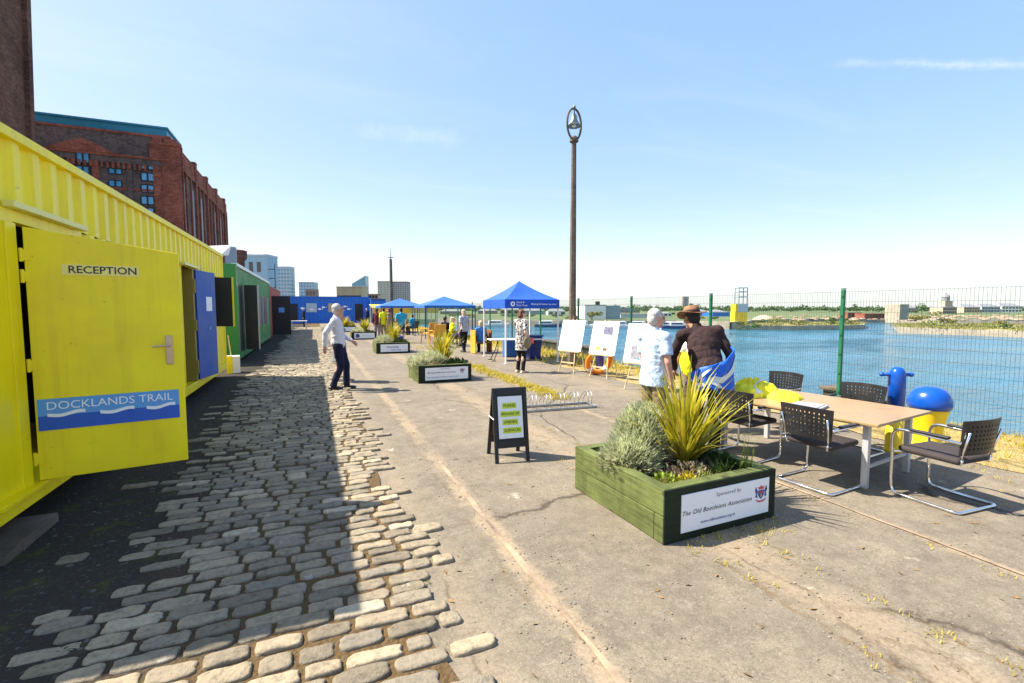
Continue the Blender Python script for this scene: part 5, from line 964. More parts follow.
# 1 man striding to the right in a white shirt
f = gp(341, 389.5); faceA = R_(-100)
person('white haired man walking in a white long sleeved shirt and dark trousers', (f.x, f.y, 0), faceA, 1.80, dict(pelvis=V(0,-.03,.95), chest=V(0,-.06,1.28), neck=V(0,-.06,1.47), head=V(0,-.02,1.635), hipL=V(-.09,-.03,.92), hipR=V(.09,-.03,.92), kneeL=V(-.09,.10,.51), kneeR=V(.09,.02,.50), ankL=V(-.10,.10,.085), ankR=V(.10,-.14,.10), shL=V(-.185,-.07,1.41), shR=V(.185,-.07,1.41), elL=V(-.25,-.02,1.13), elR=V(.26,-.24,1.17), wrL=V(-.23,.22,.98), wrR=V(.27,-.25,.91)), top=('shirt_white', 'long', None), bottom=('trousers', 'trouser_navy'), skin='skin2', hair=('short', 'hair_white'), vox=.009, head_rot=(R_(12), R_(6)), girth=1.06)
b = MB(); b.box((0, -.03, .0), (.1, .1, .01)) 
f = gp(342, 381.5); person('woman in a grey green dress walking behind the man in the white shirt', (f.x-.03, f.y, 0), R_(-95), 1.62, dict(kneeL=V(-.09,.12,.5), ankL=V(-.1,.14,.085), ankR=V(.1,-.12,.1)), top=('grey_cl', 'short', None), bottom=('skirt', 'grey_cl'), skin='skin2', hair=('bob', 'hair_blonde'), shoes='sandal', vox=.011, woman=True)
# 2 the two men at the spiky planter
f = at_depth(655, 5.75); person('white haired man seen from behind in a pale blue short sleeved shirt', f, R_(-84), 1.70, dict(neck=V(0,.0,1.47), head=V(0,.03,1.635), elR=V(.25,-.02,1.12), wrR=V(.25,.05,.88), elL=V(-.24,.04,1.13), wrL=V(-.18,.2,.95)), top=('shirt_blue', 'short', .80), bottom=('trousers', 'trouser_tan'), skin='skin2', hair=('short', 'hair_white'), vox=.008, head_rot=(R_(-14), R_(-4)), girth=1.04)
f = at_depth(709, 5.75); hm, J, hp, Mh, k = person('man in a brown brimmed hat and dark jacket leaning over a blue vest', f, R_(-32), 1.79, dict(pelvis=V(0,-.08,.95), chest=V(-.03,.06,1.26), neck=V(-.09,.16,1.43), head=V(-.14,.27,1.555), shL=V(-.27,.14,1.35), shR=V(.13,.10,1.40), elL=V(-.36,.24,1.08), elR=V(.27,.05,1.12), wrL=V(-.30,.42,.90), wrR=V(.30,.22,.92), hipL=V(-.09,-.08,.92), hipR=V(.09,-.08,.92)), top=('jacket', 'long', None), bottom=('trousers', 'black_cl'), skin='skin3', hair=('short', 'hair_dark'), vox=.008, head_rot=(R_(22), R_(-12)), girth=1.06, curl=.9)
b = MB(); b.lathe([(.098*k, .03), (.104*k, .05), (.098*k, .10), (.085*k, .135), (.05*k, .14), (.02*k, .128)], n=24, sx=.9, sy=1.08); b.v = [tuple(Hv) for Hv in (hp(0, -.012, .015)+Mh @ Vector(v) for v in b.v)]; hc = b.build('hat', M['hat'], hm, smooth=True)
b = MB(); nb = 36; br_ = []
for r0 in (.095, .135, .178):
    for i in range(nb): a = 2*math.pi*i/nb; br_.append((math.cos(a)*r0*.95*k, math.sin(a)*r0*1.08*k, .035+(.34*(r0-.095)*(math.cos(2*a)+.1*math.sin(3*a)))))
b.v = [tuple(hp(0, -.012, .015)+Mh @ Vector(v)) for v in br_]; b.f = [(q*nb+i, q*nb+(i+1) % nb, (q+1)*nb+(i+1) % nb, (q+1)*nb+i) for q in range(2) for i in range(nb)]; o = b.build('hat_brim', M['hat'], hc, smooth=True); o.modifiers.new('s', 'SOLIDIFY').thickness = .007
b = MB(); b.lathe([(.101*k, .042), (.107*k, .055), (.104*k, .078), (.09*k, .08)], n=24, sx=.9, sy=1.08); b.v = [tuple(hp(0, -.012, .015)+Mh @ Vector(v)) for v in b.v]; b.build('hat_band', M['jacket'], hc, smooth=True)
b = MB(); w_ = J['wrR']; e_ = J['elR']; d_ = (w_-e_).normalized(); b.cyl(w_-d_*.02, w_+d_*.02, .036, n=14); b.build('watch', M['gold'], hm, smooth=True)
# the blue vest he holds: a sagging sheet hung between both hands across his back and side
b = MB(); hl_ = hm.location; Rz = Matrix.Rotation(hm.rotation_euler.z, 3, 'Z'); n, m_ = 22, 9
def vest_pt(u, v):   # u along the body from right shoulder side round to left hand, v downwards
    a = R_(25-230*u); q_ = max(0, 1-u/.28); rx, ry = .232+.055*q_+.018*math.sin(11*u+2*v)+.012*math.sin(23*u+5*v), .185+.05*q_+.018*math.sin(13*u+v)+.012*math.sin(27*u-4*v)
    zt_ = 1.26-.36*u-.02*math.sin(math.pi*u)+.0; hh_ = .10+.34*math.sin(math.pi*min(1, u*1.15+.12))**.8; z = zt_-hh_*v*(1+.22*math.sin(9*u)+.1*math.sin(21*u))+.014*math.sin(13*u+4*v)
    return Vector((math.cos(a)*rx*(1+.10*v), -.075+math.sin(a)*ry*(1+.12*v)*1.05, z))
for j in range(m_+1):
    for i in range(n+1): b.v.append(tuple(vest_pt(i/n, j/m_)))
b.f = [(j*(n+1)+i, j*(n+1)+i+1, (j+1)*(n+1)+i+1, (j+1)*(n+1)+i) for j in range(m_) for i in range(n)]
vt = b.build('safety_vest', M['vest_blue'], smooth=True); vt.location = hm.location; vt.rotation_euler = hm.rotation_euler; tag(vt, 'bright blue vest with silver bands held around the waist of the man in the hat', 'vest'); vt.modifiers.new('s', 'SOLIDIFY').thickness = .008
for va, vb, u0, u1, wd in ((.18, .62, .10, .60, .17), (.72, .50, .34, .86, .15), (.10, .40, .52, .70, .13)):
    b = MB(); K = 16
    for i in range(K+1):
        u = u0+(u1-u0)*i/K; v_ = va+(vb-va)*i/K
        for vv in (v_, v_+wd): q = vest_pt(u, vv); b.v.append(tuple(q+Vector((q.x, q.y+.02, 0)).normalized()*.009))
    b.f = [(2*i, 2*i+2, 2*i+3, 2*i+1) for i in range(K)]; b.build('reflective_band', M['silver'], vt, smooth=True)
# half hidden person  in front of the man in the hat
f = at_depth(694, 6.6); o = person('person in a white top and yellow vest half hidden by the man in the hat', f, R_(100), 1.58, dict(elR=V(.22,.06,1.13), wrR=V(.20,.16,.92)), top=('hivis_or', 'short', None), bottom=('trousers', 'trouser_tan'), skin='skin3', hair=('bob', 'hair_dark'), vox=.010, woman=True)
tt, J = o[0], o[1]; b = MB(); q = J['pelvis'].lerp(J['chest'], .35); b.ell(q, (.185, .15, .24)); remesh(b, 'yellow_vest', M['hivis_cl'], tt, .011, 2, .02)
# 3 woman under the gazebo
f = gp(521, 372.5); wo, J, hp, Mh, k = person('woman in a black and white print dress and black leggings by the blue gazebo', (f.x, f.y, 0), R_(-72), 1.68, dict(elL=V(-.22,.10,1.14), wrL=V(-.14,.33,1.0), elR=V(.25,-.06,1.12), wrR=V(.25,.10,.92), head=V(0,.04,1.62)), top=('floral', 'short', .62), bottom=('leggings', 'black_cl'), skin='skin', hair=('bob', 'hair_brown'), shoes='sandal', vox=.010, woman=True, head_rot=(R_(-10), R_(-8)))
b = MB(); b.ell((.27, -.02, .82), (.05, .14, .16)); b.tube([(.24, .05, .95), (.20, .05, 1.3), (.14, 0, 1.45)], .012, 6); o = b.build('handbag', M['trouser_tan'], smooth=True); o.location = wo.location; o.rotation_euler = wo.rotation_euler; tag(o, 'dark shoulder bag hanging at the side of the woman in the print dress', 'bag')
b = MB(); b.box((.265, .16, .86), (.02, .10, .15), bev=.006); o = b.build('red_purse', M['crest_red']); o.location = wo.location; o.rotation_euler = wo.rotation_euler; tag(o, 'small red purse in the hand of the woman in the print dress', 'purse')
# 4 far groups
def far(lab, px, feet, rz, h, top, bottom, hair, **k): f = gp(px, feet); return person(lab, (f.x, f.y, 0), R_(rz), h, top=top, bottom=bottom, hair=hair, vox=.016, **k)
far('man in a turquoise top and navy shorts walking away by the third planter', 401.5, 343, 5, 1.72, ('teal_cl', 'short', None), ('shorts', 'navy_cl'), ('short', 'hair_dark'), pose=dict(elL=V(-.27,.02,1.14), wrL=V(-.2,.2,1.0), elR=V(.27,.02,1.14), wrR=V(.26,.18,.98)))
far('person in a bright yellow top standing left of the man in turquoise', 384, 339, 10, 1.72, ('hivis_cl', 'short', .82), ('trousers', 'trouser_tan'), ('short', 'hair_dark')); far('person in a dark maroon top at the left of the standing group', 377.5, 339, -30, 1.70, ('maroon', 'long', .82), ('trousers', 'lilac_cl'), ('short', 'hair_dark')); far('person in a tan jacket between the yellow top and the mast', 389.5, 339, 60, 1.70, ('brown_cl', 'long', .82), ('trousers', 'trouser_tan'), ('bob', 'hair_brown'))
far('woman with blonde bob in a grey print top and black trousers, by the bench', 464, 352, 25, 1.66, ('grey_print', 'short', .84), ('trousers', 'black_cl'), ('bob', 'hair_blonde'), woman=True, pose=dict(ankR=V(.1,.12,.085), ankL=V(-.1,-.14,.1)))
far('person in black standing by a window of the long blue container', 304, 327, 90, 1.72, ('black_cl', 'long', .8), ('trousers', 'black_cl'), ('short', 'hair_white')); far('person in dark clothes by the right door of the blue container', 367, 326.5, 150, 1.72, ('navy_cl', 'long', .8), ('trousers', 'black_cl'), ('short', 'hair_dark'))
def seated(lab, px, feet, rz, top, bottom, hair, sc=1.72, **k): f = gp(px, feet); return person(lab, (f.x, f.y, 0), R_(rz), sc, base=SEAT, top=top, bottom=bottom, hair=hair, vox=.016, **k)
seated('person in black seated leaning forward under the blue canopy', 445, 344, -60, ('black_cl', 'long', None), ('trousers', 'black_cl'), ('short', 'hair_dark')); seated('person in a pale yellow top seated beside the woman in the grey print', 452, 346, -100, ('hivis_cl', 'short', None), ('trousers', 'lilac_cl'), ('bob', 'hair_blonde')); seated('person in teal seated under the farthest canopy', 413, 335, 40, ('teal_cl', 'short', None), ('trousers', 'black_cl'), ('short', 'hair_dark'))
f = bnch.location; person('fair haired person in a denim blue top sitting on the wooden bench', (f.x, f.y+.02, -.03), R_(190-180+0), 1.66, base=SEAT, pose=None, top=('blue_cl', 'long', None), bottom=('trousers', 'black_cl'), hair=('bob', 'hair_blonde'), vox=.014)
for px, ft, r, lab in ((445, 344, -60, 'dark seat carrying the person in black under the canopy'), (452, 346, -100, 'dark seat carrying the person in pale yellow'), (413, 335, 40, 'dark seat carrying the person in teal')):
    q = gp(px, ft); garden_chair(lab, q.x, q.y, R_(r), M['black_p'], None, 'plastic_chair')
# ------------------------------------------------------------------ brick warehouse and chimney on the left
wy = 130.0
def onY(px, py, Y): d_ = ray(px, py); t_ = Y/d_.y; return Vector((d_.x*t_, Y, CH+d_.z*t_))
cR = onY(186, 300, wy).x; cT = onY(186, 143, wy).z; xL = onY(20, 300, wy).x-30
wh = thing('brick_warehouse', 'huge dark brick dock warehouse with tall sky reflecting windows and a teal roof', 'warehouse', (cR, wy, 0)); ox = lambda x: x-cR
ye = 62.0
b = MB(); b.bx(xL-cR, -.0, .0, ye, 0, cT-5.4); b.build('wall', M['brick'], wh)
def fz(px, py): q = onY(px, py, wy-.5); return q.x-cR, q.z
# red brick front: cornice, bands, piers
b = MB(); ZR = onY(100, 120, wy+2.2).z
b.bx(xL-cR, .45, -.6, 0, cT-4.6, cT-4.1); b.bx(xL-cR, -1.5, .15, 1.0, ZR-2.9, ZR-2.4)
k = 0
x = -6.5
while x > xL-cR: b.bx(x, x+.45, -.48, 0, cT-7.1, cT-5.92); x -= .95
for z in (cT-11.5, cT-20, cT-28): b.bx(xL-cR, -4.8, -.12, 0, z, z+.55)
b.build('cornice', M['brick_red'], wh); b = MB(); b.bx(xL-cR, -.5, .32, .9, cT-5.39, ZR-2.91); b.bx(xL-cR, -3.21, -.35, -.001, cT-5.9, cT-4.61); b.build('attic_wall', M['brick'], wh)
xa, za = fz(85, 150); 
for px0, px1 in ((152, 163), (66, 73), (91, 98), (126, 131)):
    x0, x1 = fz(px0, 160)[0], fz(px1, 160)[0]; b = MB(); b.bx(x0, x1, -.32, .0, 0, cT-5.92); b.build('pier', M['brick_red'] if px0 in (152, 66, 91) else M['brick'], wh)
b = MB(); b.bx(-3.2, .3, -.55, .0, 0, cT-1.2); b.bx(-3.5, .55, -.8, .3, cT-1.2, cT-.6); b.bx(-2.6, -.3, -.4, 1.6, cT-.6, cT+.3); b.build('pier', M['brick_red'], wh)
x0, x1 = fz(152, 160)[0]-.4, fz(163, 160)[0]+.4; b = MB(); b.bx(x0, x1, -.5, .6, cT-4.1, cT-.6); b.bx(x0+.5, x1-.5, -.2, .9, cT-.6, cT+.5); b.build('parapet_turret', M['brick_red'], wh)
# pediment with a round arch
xm = fz(82, 150)[0]; hw_ = 5.8; b = MB(); b.prism([(-hw_, 0), (hw_, 0), (hw_*.45, 1.6), (0, 2.7), (-hw_*.45, 1.6)], .9, Matrix.Rotation(R_(90), 3, 'X'), (xm, .2, cT-4.1)); b.build('pediment', M['brick_red'], wh)
def window(xa, xb, z0, z1, y=-.14, arch=False, nv=2, m=M['glass']):
    b = MB(); f = .14; b.bx(xa-.25, xa, y, y+.12, z0-.1, z1+.1); b.bx(xb, xb+.25, y, y+.12, z0-.1, z1+.1); b.bx(xa, xb, y, y+.12, z0-.2, z0); b.bx(xa, xb, y, y+.12, z1, z1+.2)
    for q in range(1, nv): xx = xa+(xb-xa)*q/nv; b.bx(xx-.16, xx+.16, y, y+.12, z0, z1)
    w_ = b.build('window', M['dark_in'], wh); b = MB(); b.bx(xa, xb, y+.06, y+.10, z0, z1); b.build('pane', m, w_); return w_
for px0, px1, rows in ((76.5, 88.5, ((152, 162.5), (166, 175), (179, 188), (192, 200))), (108.5, 120.5, ((156, 161.5), (168, 173.5), (180, 186), (192, 198))), (141, 153, ((161, 169), (172.5, 180.5), (184.5, 192), (196, 204), (207.5, 215)))):
    for r0, r1 in rows: xa, z1 = fz(px0, r0); xb, z0 = fz(px1, r1); window(xa, xb, z0, z1, -.45 if px0 < 80 else -.16)
xa, z1 = fz(76.5, 152); xb, _ = fz(88.5, 152); xm2 = (xa+xb)/2; rad = (xb-xa)/2+.7
b = MB(); pts = [(rad*math.cos(a), rad*math.sin(a)) for a in [math.pi*i/12 for i in range(13)]]; b.prism(pts, .5, Matrix.Rotation(R_(90), 3, 'X'), (xm2, -.0, z1+.2)); b.build('arch', M['brick_red'], wh)
b = MB(); xr0, xr1 = fz(163, 160)[0]+.3, fz(176, 160)[0]; b.bx(xr0, xr1, -.05, -.01, 0, cT-7); b.build('recess', M['brick'], wh); b = MB(); b.cyl(((xr0+xr1)/2, -.2, 0), ((xr0+xr1)/2, -.2, cT-9), .16, n=6); b.build('drainpipe', M['grey_wall'], wh)
# teal attic roof set behind the parapet
b = MB(); zr = onY(100, 120, wy+2.2).z; b.bx(xL-cR, -2.6, 2.2, 14, zr-3, zr-.3); b.build('roof', M['teal_roof'], wh); b = MB(); b.bx(xL-cR, -2.3, 1.9, 14.3, zr-.3, zr+.1); b.build('roof_edge', M['teal_roof'], wh)
# long side running away: piers, bays, parapet turrets
nb_ = 13; st = ye/nb_
for i in range(nb_+1):
    y = i*st; wide = i % 3 == 0; b = MB(); b.bx(-.2, .55 if wide else .35, max(.35, y-(.9 if wide else .45)), y+(.9 if wide else .45), 0, cT-(1.0 if wide else 4.2))
    if wide and i: b.bx(-.9, .6, y-1.0, y+1.0, cT-1.0, cT-.6)
    b.build('pier', M['brick_red'], wh)
    if i < nb_: b = MB(); b.bx(-.02, .06, y+1.1, y+st-1.1, 0, cT-8); b.build('recess', M['brick'] if i % 2 else M['grey_wall'], wh)
b = MB(); b.bx(-.6, .42, 1.0, ye, cT-5.9, cT-4.3); b.bx(-.5, .25, 1.0, ye, cT-4.3, cT-1.5); b.build('cornice', M['brick_red'], wh)
# big tapering brick chimney at the frame's left edge
cy_ = 104.0; q0 = onY(27.5, 112, cy_+11); q1 = onY(22.5, 0, cy_+11); wdt = 11.0
ch = thing('brick_chimney', 'massive tapering brick chimney rising past the top left of the photo', 'chimney', (q0.x-wdt/2, cy_+5.5, 0))
sl_ = (q0.x-q1.x)/(q1.z-q0.z); r_at = lambda z: wdt/2-(z-q0.z)*sl_
b = MB(); s2 = math.sqrt(2); b.lathe([(r_at(0)*s2, 0), (r_at(60)*s2, 60)], n=4, ph=R_(45)); b.build('shaft', M['brick_brown'], ch)
b = MB()
for sx in (-1, 1):
    for sy in (-1, 1):
        b.add([(sx*r_at(z)+ox_, sy*r_at(z)+oy_, z) for z in (0, 60) for ox_, oy_ in ((-.7, -.7), (.7, -.7), (.7, .7), (-.7, .7))], [(0,3,2,1), (4,5,6,7), (0,1,5,4), (1,2,6,5), (2,3,7,6), (3,0,4,7)])
b.build('corner_pier', M['brick_brown'], ch); b = MB(); b.lathe([(r_at(60)*s2*1.1, 60), (r_at(60)*s2*1.2, 61), (r_at(60)*s2*1.15, 63)], n=4, ph=R_(45)); b.build('crown', M['brick_brown'], ch)
# ------------------------------------------------------------------ the town beyond the containers
def bld(name, lab, px0, px1, ptop, dist, m, floors=5, cols=4, gm=None, cat='building', dep=None, group=None, roofm=None, roof=0, zb=-1.0):
    a = at_depth(px0, dist); c = at_depth(px1, dist); p = (a+c)/2; d_ = c-a; W_ = d_.length; rz = math.atan2(d_.y, d_.x); H_ = CH+(308-ptop)/FPX*dist*math.hypot(1, 33.5/FPX)**2*.995
    t = thing(name, lab, cat, (p.x, p.y, zb), rz, group); D_ = dep or W_*.8; Hh = H_-zb
    b = MB(); b.bx(-W_/2, W_/2, 0, D_, 0, Hh); b.build('wall', m, t)
    b = MB(); b.bx(-W_/2-.01*W_, W_/2+.01*W_, -.012*W_, D_+.01*W_, Hh, Hh+.02*Hh+.1); 
    if roof: b.add([(-W_/2, 0, Hh+.05), (W_/2, 0, Hh+.05), (W_/2, D_, Hh+.05), (-W_/2, D_, Hh+.05), (-W_*(.04 if W_ < 6 else .36), D_/2, Hh+roof), (W_*(.04 if W_ < 6 else .36), D_/2, Hh+roof)], [(0,1,5,4), (2,3,4,5), (1,2,5), (3,0,4)])
    b.build('roof', roofm or m, t)
    if gm and floors and cols:
        small = floors <= 3
        e = .004*W_+.02; fh = Hh*.96/floors; cw = W_/cols
        for i in range(floors):
            b = MB()
            for j in range(cols): b.bx(-W_/2+(j+.16)*cw, -W_/2+(j+.84)*cw, -e, -.001, (i+.3)*fh+.02*Hh, (i+.85)*fh+.02*Hh)
            b.build('window_row', gm, t)
        b = MB()
        nd = max(2, int(D_/cw))
        for i in range(floors):
            for j in range(nd): b.bx(W_/2+.001, W_/2+e, (j+.16)*D_/nd, (j+.84)*D_/nd, (i+.3)*fh+.02*Hh, (i+.85)*fh+.02*Hh)
        b.bx(W_/2+.001, W_/2+e*.6, .47*D_, .53*D_, .02*Hh, .97*Hh); b.build('side_windows', gm, t) if not small else None
    return t, W_, D_, Hh
t, W_, D_, Hh = bld('clock_house', 'pale blue rendered block with shallow pitched roof above the green container', 243, 269, 257, 70, M['pale_blue_wall'], 0, 0, roof=.75, roofm=M['tower_pale'])
for px in (.30, .60): b = MB(); b.bx(-W_/2+W_*px, -W_/2+W_*(px+.14), -.06, -.002, Hh*.78, Hh*.92); b.build('window', M['dark_glass'], t)
b = MB(); b.bx(-W_/2-.1, W_/2+.1, -.12, 0, Hh*.52, Hh*.56); b.build('string_course', M['grey_wall'], t)
b = MB()
for i in range(5): b.tube([(W_/2+.9, D_*.1, Hh*(.3+.13*i)), (W_/2+.0, D_*.1, Hh*(.3+.13*i))], .06, 5)
b.tube([(W_/2+.9, D_*.1, 0), (W_/2+.9, D_*.1, Hh*.9)], .06, 5); b.build('outside_ladder', M['black_p'], t)
bld('office_tower', 'grey blue cladded tower just right of the pale blue block', 276, 290.5, 268, 260, M['tower_pale'], 12, 5, M['tower_glass'], 'tower'); bld('office_tower', 'glassy pale tower with dark red foot left of the blue container roof', 299.5, 314, 283, 320, M['tower_glass'], 9, 5, M['tower_pale'], 'tower'); bld('brick_block', 'small dark red block at the foot of the glassy pale tower', 306, 316, 290, 300, M['tower_brown'], 3, 3, M['dark_glass'])
t, W_, D_, Hh = bld('tan_block', 'flat tan roofed block over dark columns behind the blue container', 337, 362, 287.5, 150, M['tan_wall'], 0, 0); b = MB(); b.bx(-W_/2+.2, W_/2-.2, -.1, -.003, Hh*.55, Hh*.72); b.build('shadow_gap', M['dark_in'], t)  # dark strip proud of the wall, painted as a gap's shade
t, W_, D_, Hh = bld('glass_tower', 'glass tower with a slanting wedge top', 352.5, 366, 285, 420, M['tower_glass'], 12, 4, M['tower_pale'], 'tower'); b = MB(); b.add([(-W_/2, 0, Hh), (W_/2, 0, Hh), (W_/2, D_, Hh), (-W_/2, D_, Hh), (-W_/2, 0, Hh+1), (W_/2, 0, Hh+8), (W_/2, D_, Hh+8), (-W_/2, D_, Hh+1)], [(4,5,6,7), (0,1,5,4), (1,2,6,5), (2,3,7,6), (3,0,4,7)]); b.build('wedge_top', M['tower_glass'], t)
bld('apartment_tower', 'tan edged apartment block with pale glazing, left half of the big pair', 378, 391.5, 282, 330, M['tower_tan'], 12, 4, M['tower_pale'], 'tower'); bld('apartment_tower', 'brown apartment block with fine window grid, right half of the big pair', 392, 408, 282.5, 332, M['tower_brown'], 14, 7, M['tower_pale'], 'tower'); bld('brown_block', 'low brown block right of the blue container', 366, 378, 294.5, 240, M['tower_brown'], 4, 4, M['dark_glass'])
q = onY(239, 268, 60); cp = thing('chimney_stack', 'short dark brick chimney stack flaring at its top behind the green container', 'chimney', (q.x, 60, 0)); zt = onY(239, 250, 60).z; b = MB(); b.lathe([(.62, 0), (.58, zt-1.2), (.82, zt-.9), (.85, zt-.1), (.6, zt)], n=10); b.build('stack', M['brick_brown'], cp)
q = onY(231, 255, 45); vt_ = thing('vent_duct', 'grey metal duct rising behind the end of the yellow container', 'duct', (q.x, 45, 0)); zt = onY(231, 247, 45).z; b = MB(); b.box((0, 0, zt/2), (.75, .7, zt), bev=.05); b.box((-.9, 0, zt-.25), (1.9, .35, .3), bev=.04); b.build('duct', M['grey_wall'], vt_)
bld('terrace_block', 'low slate roofed block beyond the canopies', 376, 384, 303, 120, M['tower_brown'], 0, 0, roof=.6, roofm=M['roof_grey'])
# ------------------------------------------------------------------ far shore
ZS = -.75
shore_px = [(436, 324.6), (470, 325.6), (520, 326.4), (560, 327), (600, 327.2), (640, 327.2), (676, 327.4), (700, 328), (730, 329), (744, 328.5), (752, 326), (800, 324.5), (846, 323.5), (864, 322.6), (884, 322.4), (900, 323), (940, 324), (1024, 325), (1180, 329)]
pts = [gp(x, y, ZW) for x, y in shore_px]; pts = [Vector((QX+.04, 118, ZW))]+pts
b = MB(); n = len(pts); far_c = [Vector((2400, pts[-1].y-300, 0)), Vector((2600, 2600, 0)), Vector((-1200, 2600, 0)), Vector((-1200, 901, 0)), Vector((QX+.04, 901, 0))]
b.v = [(p.x, p.y, ZS) for p in pts]+[(p.x, p.y, ZS) for p in far_c]+[(p.x, p.y, -4) for p in pts]; b.f = [tuple(range(n+5))]+[(i, i+1, n+5+i+1, n+5+i) for i in range(n-1)]
struct(b.build('far_shore', M['far_land']))
b = MB()
for i in range(1, n-1):
    p, q = pts[i], pts[i+1]; d_ = (q-p).normalized(); nn = Vector((d_.y, -d_.x, 0)); nn = -nn if nn.dot(p) > 0 else nn; b.add([p+nn*.3+V(0,0,-.5), q+nn*.3+V(0,0,-.5), q+nn*.3+V(0,0,ZS-ZW+.12), p+nn*.3+V(0,0,ZS-ZW+.12), p-nn*.5+V(0,0,ZS-ZW+.12), q-nn*.5+V(0,0,ZS-ZW+.12)], [(0,1,2,3), (3,2,5,4)])
tag(b.build('stone_bank', M['stone']), 'low stone quay wall along the opposite bank of the dock', 'wall')
def island(nm, lab, fr, back, top):
    f = [gp(x, y, ZW) for x, y in fr]; bk = [gp(x, y, ZW) for x, y in back]; ring_ = f+bk[::-1]; n_ = len(ring_)
    b = MB(); b.v = [(p.x, p.y, ZW+top) for p in ring_]; b.f = [tuple(range(n_))]; g_ = struct(b.build('island', M['shore']))
    b = MB()
    for i in range(n_):
        p, q = ring_[i], ring_[(i+1) % n_]; k_ = max(1, int((q-p).length/2.2))
        for s in range(k_): a, c = p.lerp(q, s/k_), p.lerp(q, (s+1)/k_); h_ = top+rng.uniform(-.02, .10); b.add([a+V(0,0,-1), c+V(0,0,-1), c+V(0,0,h_), a+V(0,0,h_)], [(0,1,2,3)]); cc = sum(ring_, Vector())/n_; b.add([a+V(0,0,h_), c+V(0,0,h_), c.lerp(cc, .04)+V(0,0,h_), a.lerp(cc, .04)+V(0,0,h_)], [(0,1,2,3)])
    tag(b.build('stone_quay_wall', M['stone']), lab, 'wall'); return f, bk
i1f, i1b = island('i', 'dark stone quay wall of the spit left of the dock entrance', [(744, 330), (790, 330.2), (830, 330), (864, 329.2)], [(752, 326.4), (800, 325.4), (850, 324.8), (865, 326.4)], .72)
i2f, i2b = island('i', 'weathered stone quay wall of the grassy island at the right', [(899, 333.2), (940, 334.6), (985, 336.2), (1040, 338.4), (1180, 344)], [(893, 327.6), (930, 327.6), (985, 328.2), (1040, 329.6), (1180, 333)], .80)
def inpoly(f, bk): u = rng.random(); v = rng.random(); i = min(int(u*(len(f)-1)), len(f)-2); w_ = u*(len(f)-1)-i; j = min(i, len(bk)-2); a = f[i].lerp(f[i+1], w_); c = bk[j].lerp(bk[j+1], w_); return a.lerp(c, v)
sp = []
for fr, bk, n_, tp in ((i1f, i1b, 260, .72), (i2f, i2b, 420, .80)):
    for _ in range(n_): p = inpoly(fr, bk); sp.append((p.x, p.y, ZW+tp))
tufts('island_grass', sp, 16, (.12, .5), (.06, .12), M['scrub'], .8)
def crown(b, c, r, n, size, lump=5):
    c = Vector(c); cl = [(Vector((rng.gauss(0, .5)*r[0], rng.gauss(0, .5)*r[1], rng.gauss(0, .42)*r[2])), rng.uniform(.35, .65)) for _ in range(lump)]
    for _ in range(n):
        o, k = rng.choice(cl); u = Vector((rng.gauss(0, 1), rng.gauss(0, 1), rng.gauss(0, 1))).normalized()*rng.uniform(.45, 1)**.5; p = c+o+Vector((u.x*r[0], u.y*r[1], u.z*r[2]))*k
        d_ = (u+Vector((rng.uniform(-.6, .6),)*3)).normalized(); s = d_.orthogonal().normalized(); s = Matrix.Rotation(rng.uniform(0, 6.28), 3, d_) @ s; e = d_.cross(s); l = rng.uniform(*size); b.add([p-s*l*.5, p+e*l*.35, p+s*l*.5, p-e*l*.35], [(0, 1, 2, 3)])
def shrub(lab, px, base_y, dist, wpx, top_y, m, n=220, name='bush', group=None, z0=None, stem=True):
    p = at_depth(px, dist); sc = dist/FPX; z0 = ZS if z0 is None else z0; zt = CH+(308-top_y)*sc; hh = max(.3, zt-z0); r = (wpx*sc/2, wpx*sc/2, hh*.5); t = thing(name, lab, 'tree' if name == 'tree' else 'bush', (p.x, p.y, z0), 0, group)
    b = MB(); crown(b, (0, 0, hh*(.6 if name == 'tree' else .48)), (r[0], r[1], hh*(.42 if name == 'tree' else .55)), n, (sc*.9, sc*2.2)); b.build('crown', m, t)
    b = MB(); b.cyl((0, 0, 0), (0, 0, hh*.6), max(.05, r[0]*.10), max(.03, r[0]*.05), 6); b.build('trunk', M['bark'], t); return t
shrub('bright yellow green tree in front of the white shed across the dock', 592, 326, 96, 15, 309, M['scrub'], 420, 'tree'); shrub('round dark bush hanging over the water at the left tip of the spit', 754, 328, 76, 24, 320, M['leaf_green'], 380, z0=ZW+.5); shrub('large round bush mound on the shore right of the stone blockhouse', 916, 320, 88, 26, 313, M['scrub'], 520)
for i, (px, w_, ty, ds, m) in enumerate(((775, 16, 318, 82, 'scrub'), (800, 18, 320, 80, 'scrub'), (832, 12, 318, 84, 'leaf_green'), (850, 9, 319, 84, 'scrub'), (934, 16, 320.5, 74, 'leaf_lime'), (960, 18, 322, 70, 'scrub'), (990, 20, 323.5, 66, 'leaf_lime'), (1012, 16, 323.5, 64, 'leaf_green'), (1000, 14, 320, 80, 'scrub'), (948, 12, 318.5, 86, 'scrub'))):
    where = ('on the spit left of the dock entrance', 'on the grassy island at the right')[i > 3]; shrub('low scrubby bush '+where, px, 325, ds, w_, ty, M[m], 200, group=('scrub bushes on the spit', 'scrub bushes on the island')[i > 3], z0=ZW+.7)
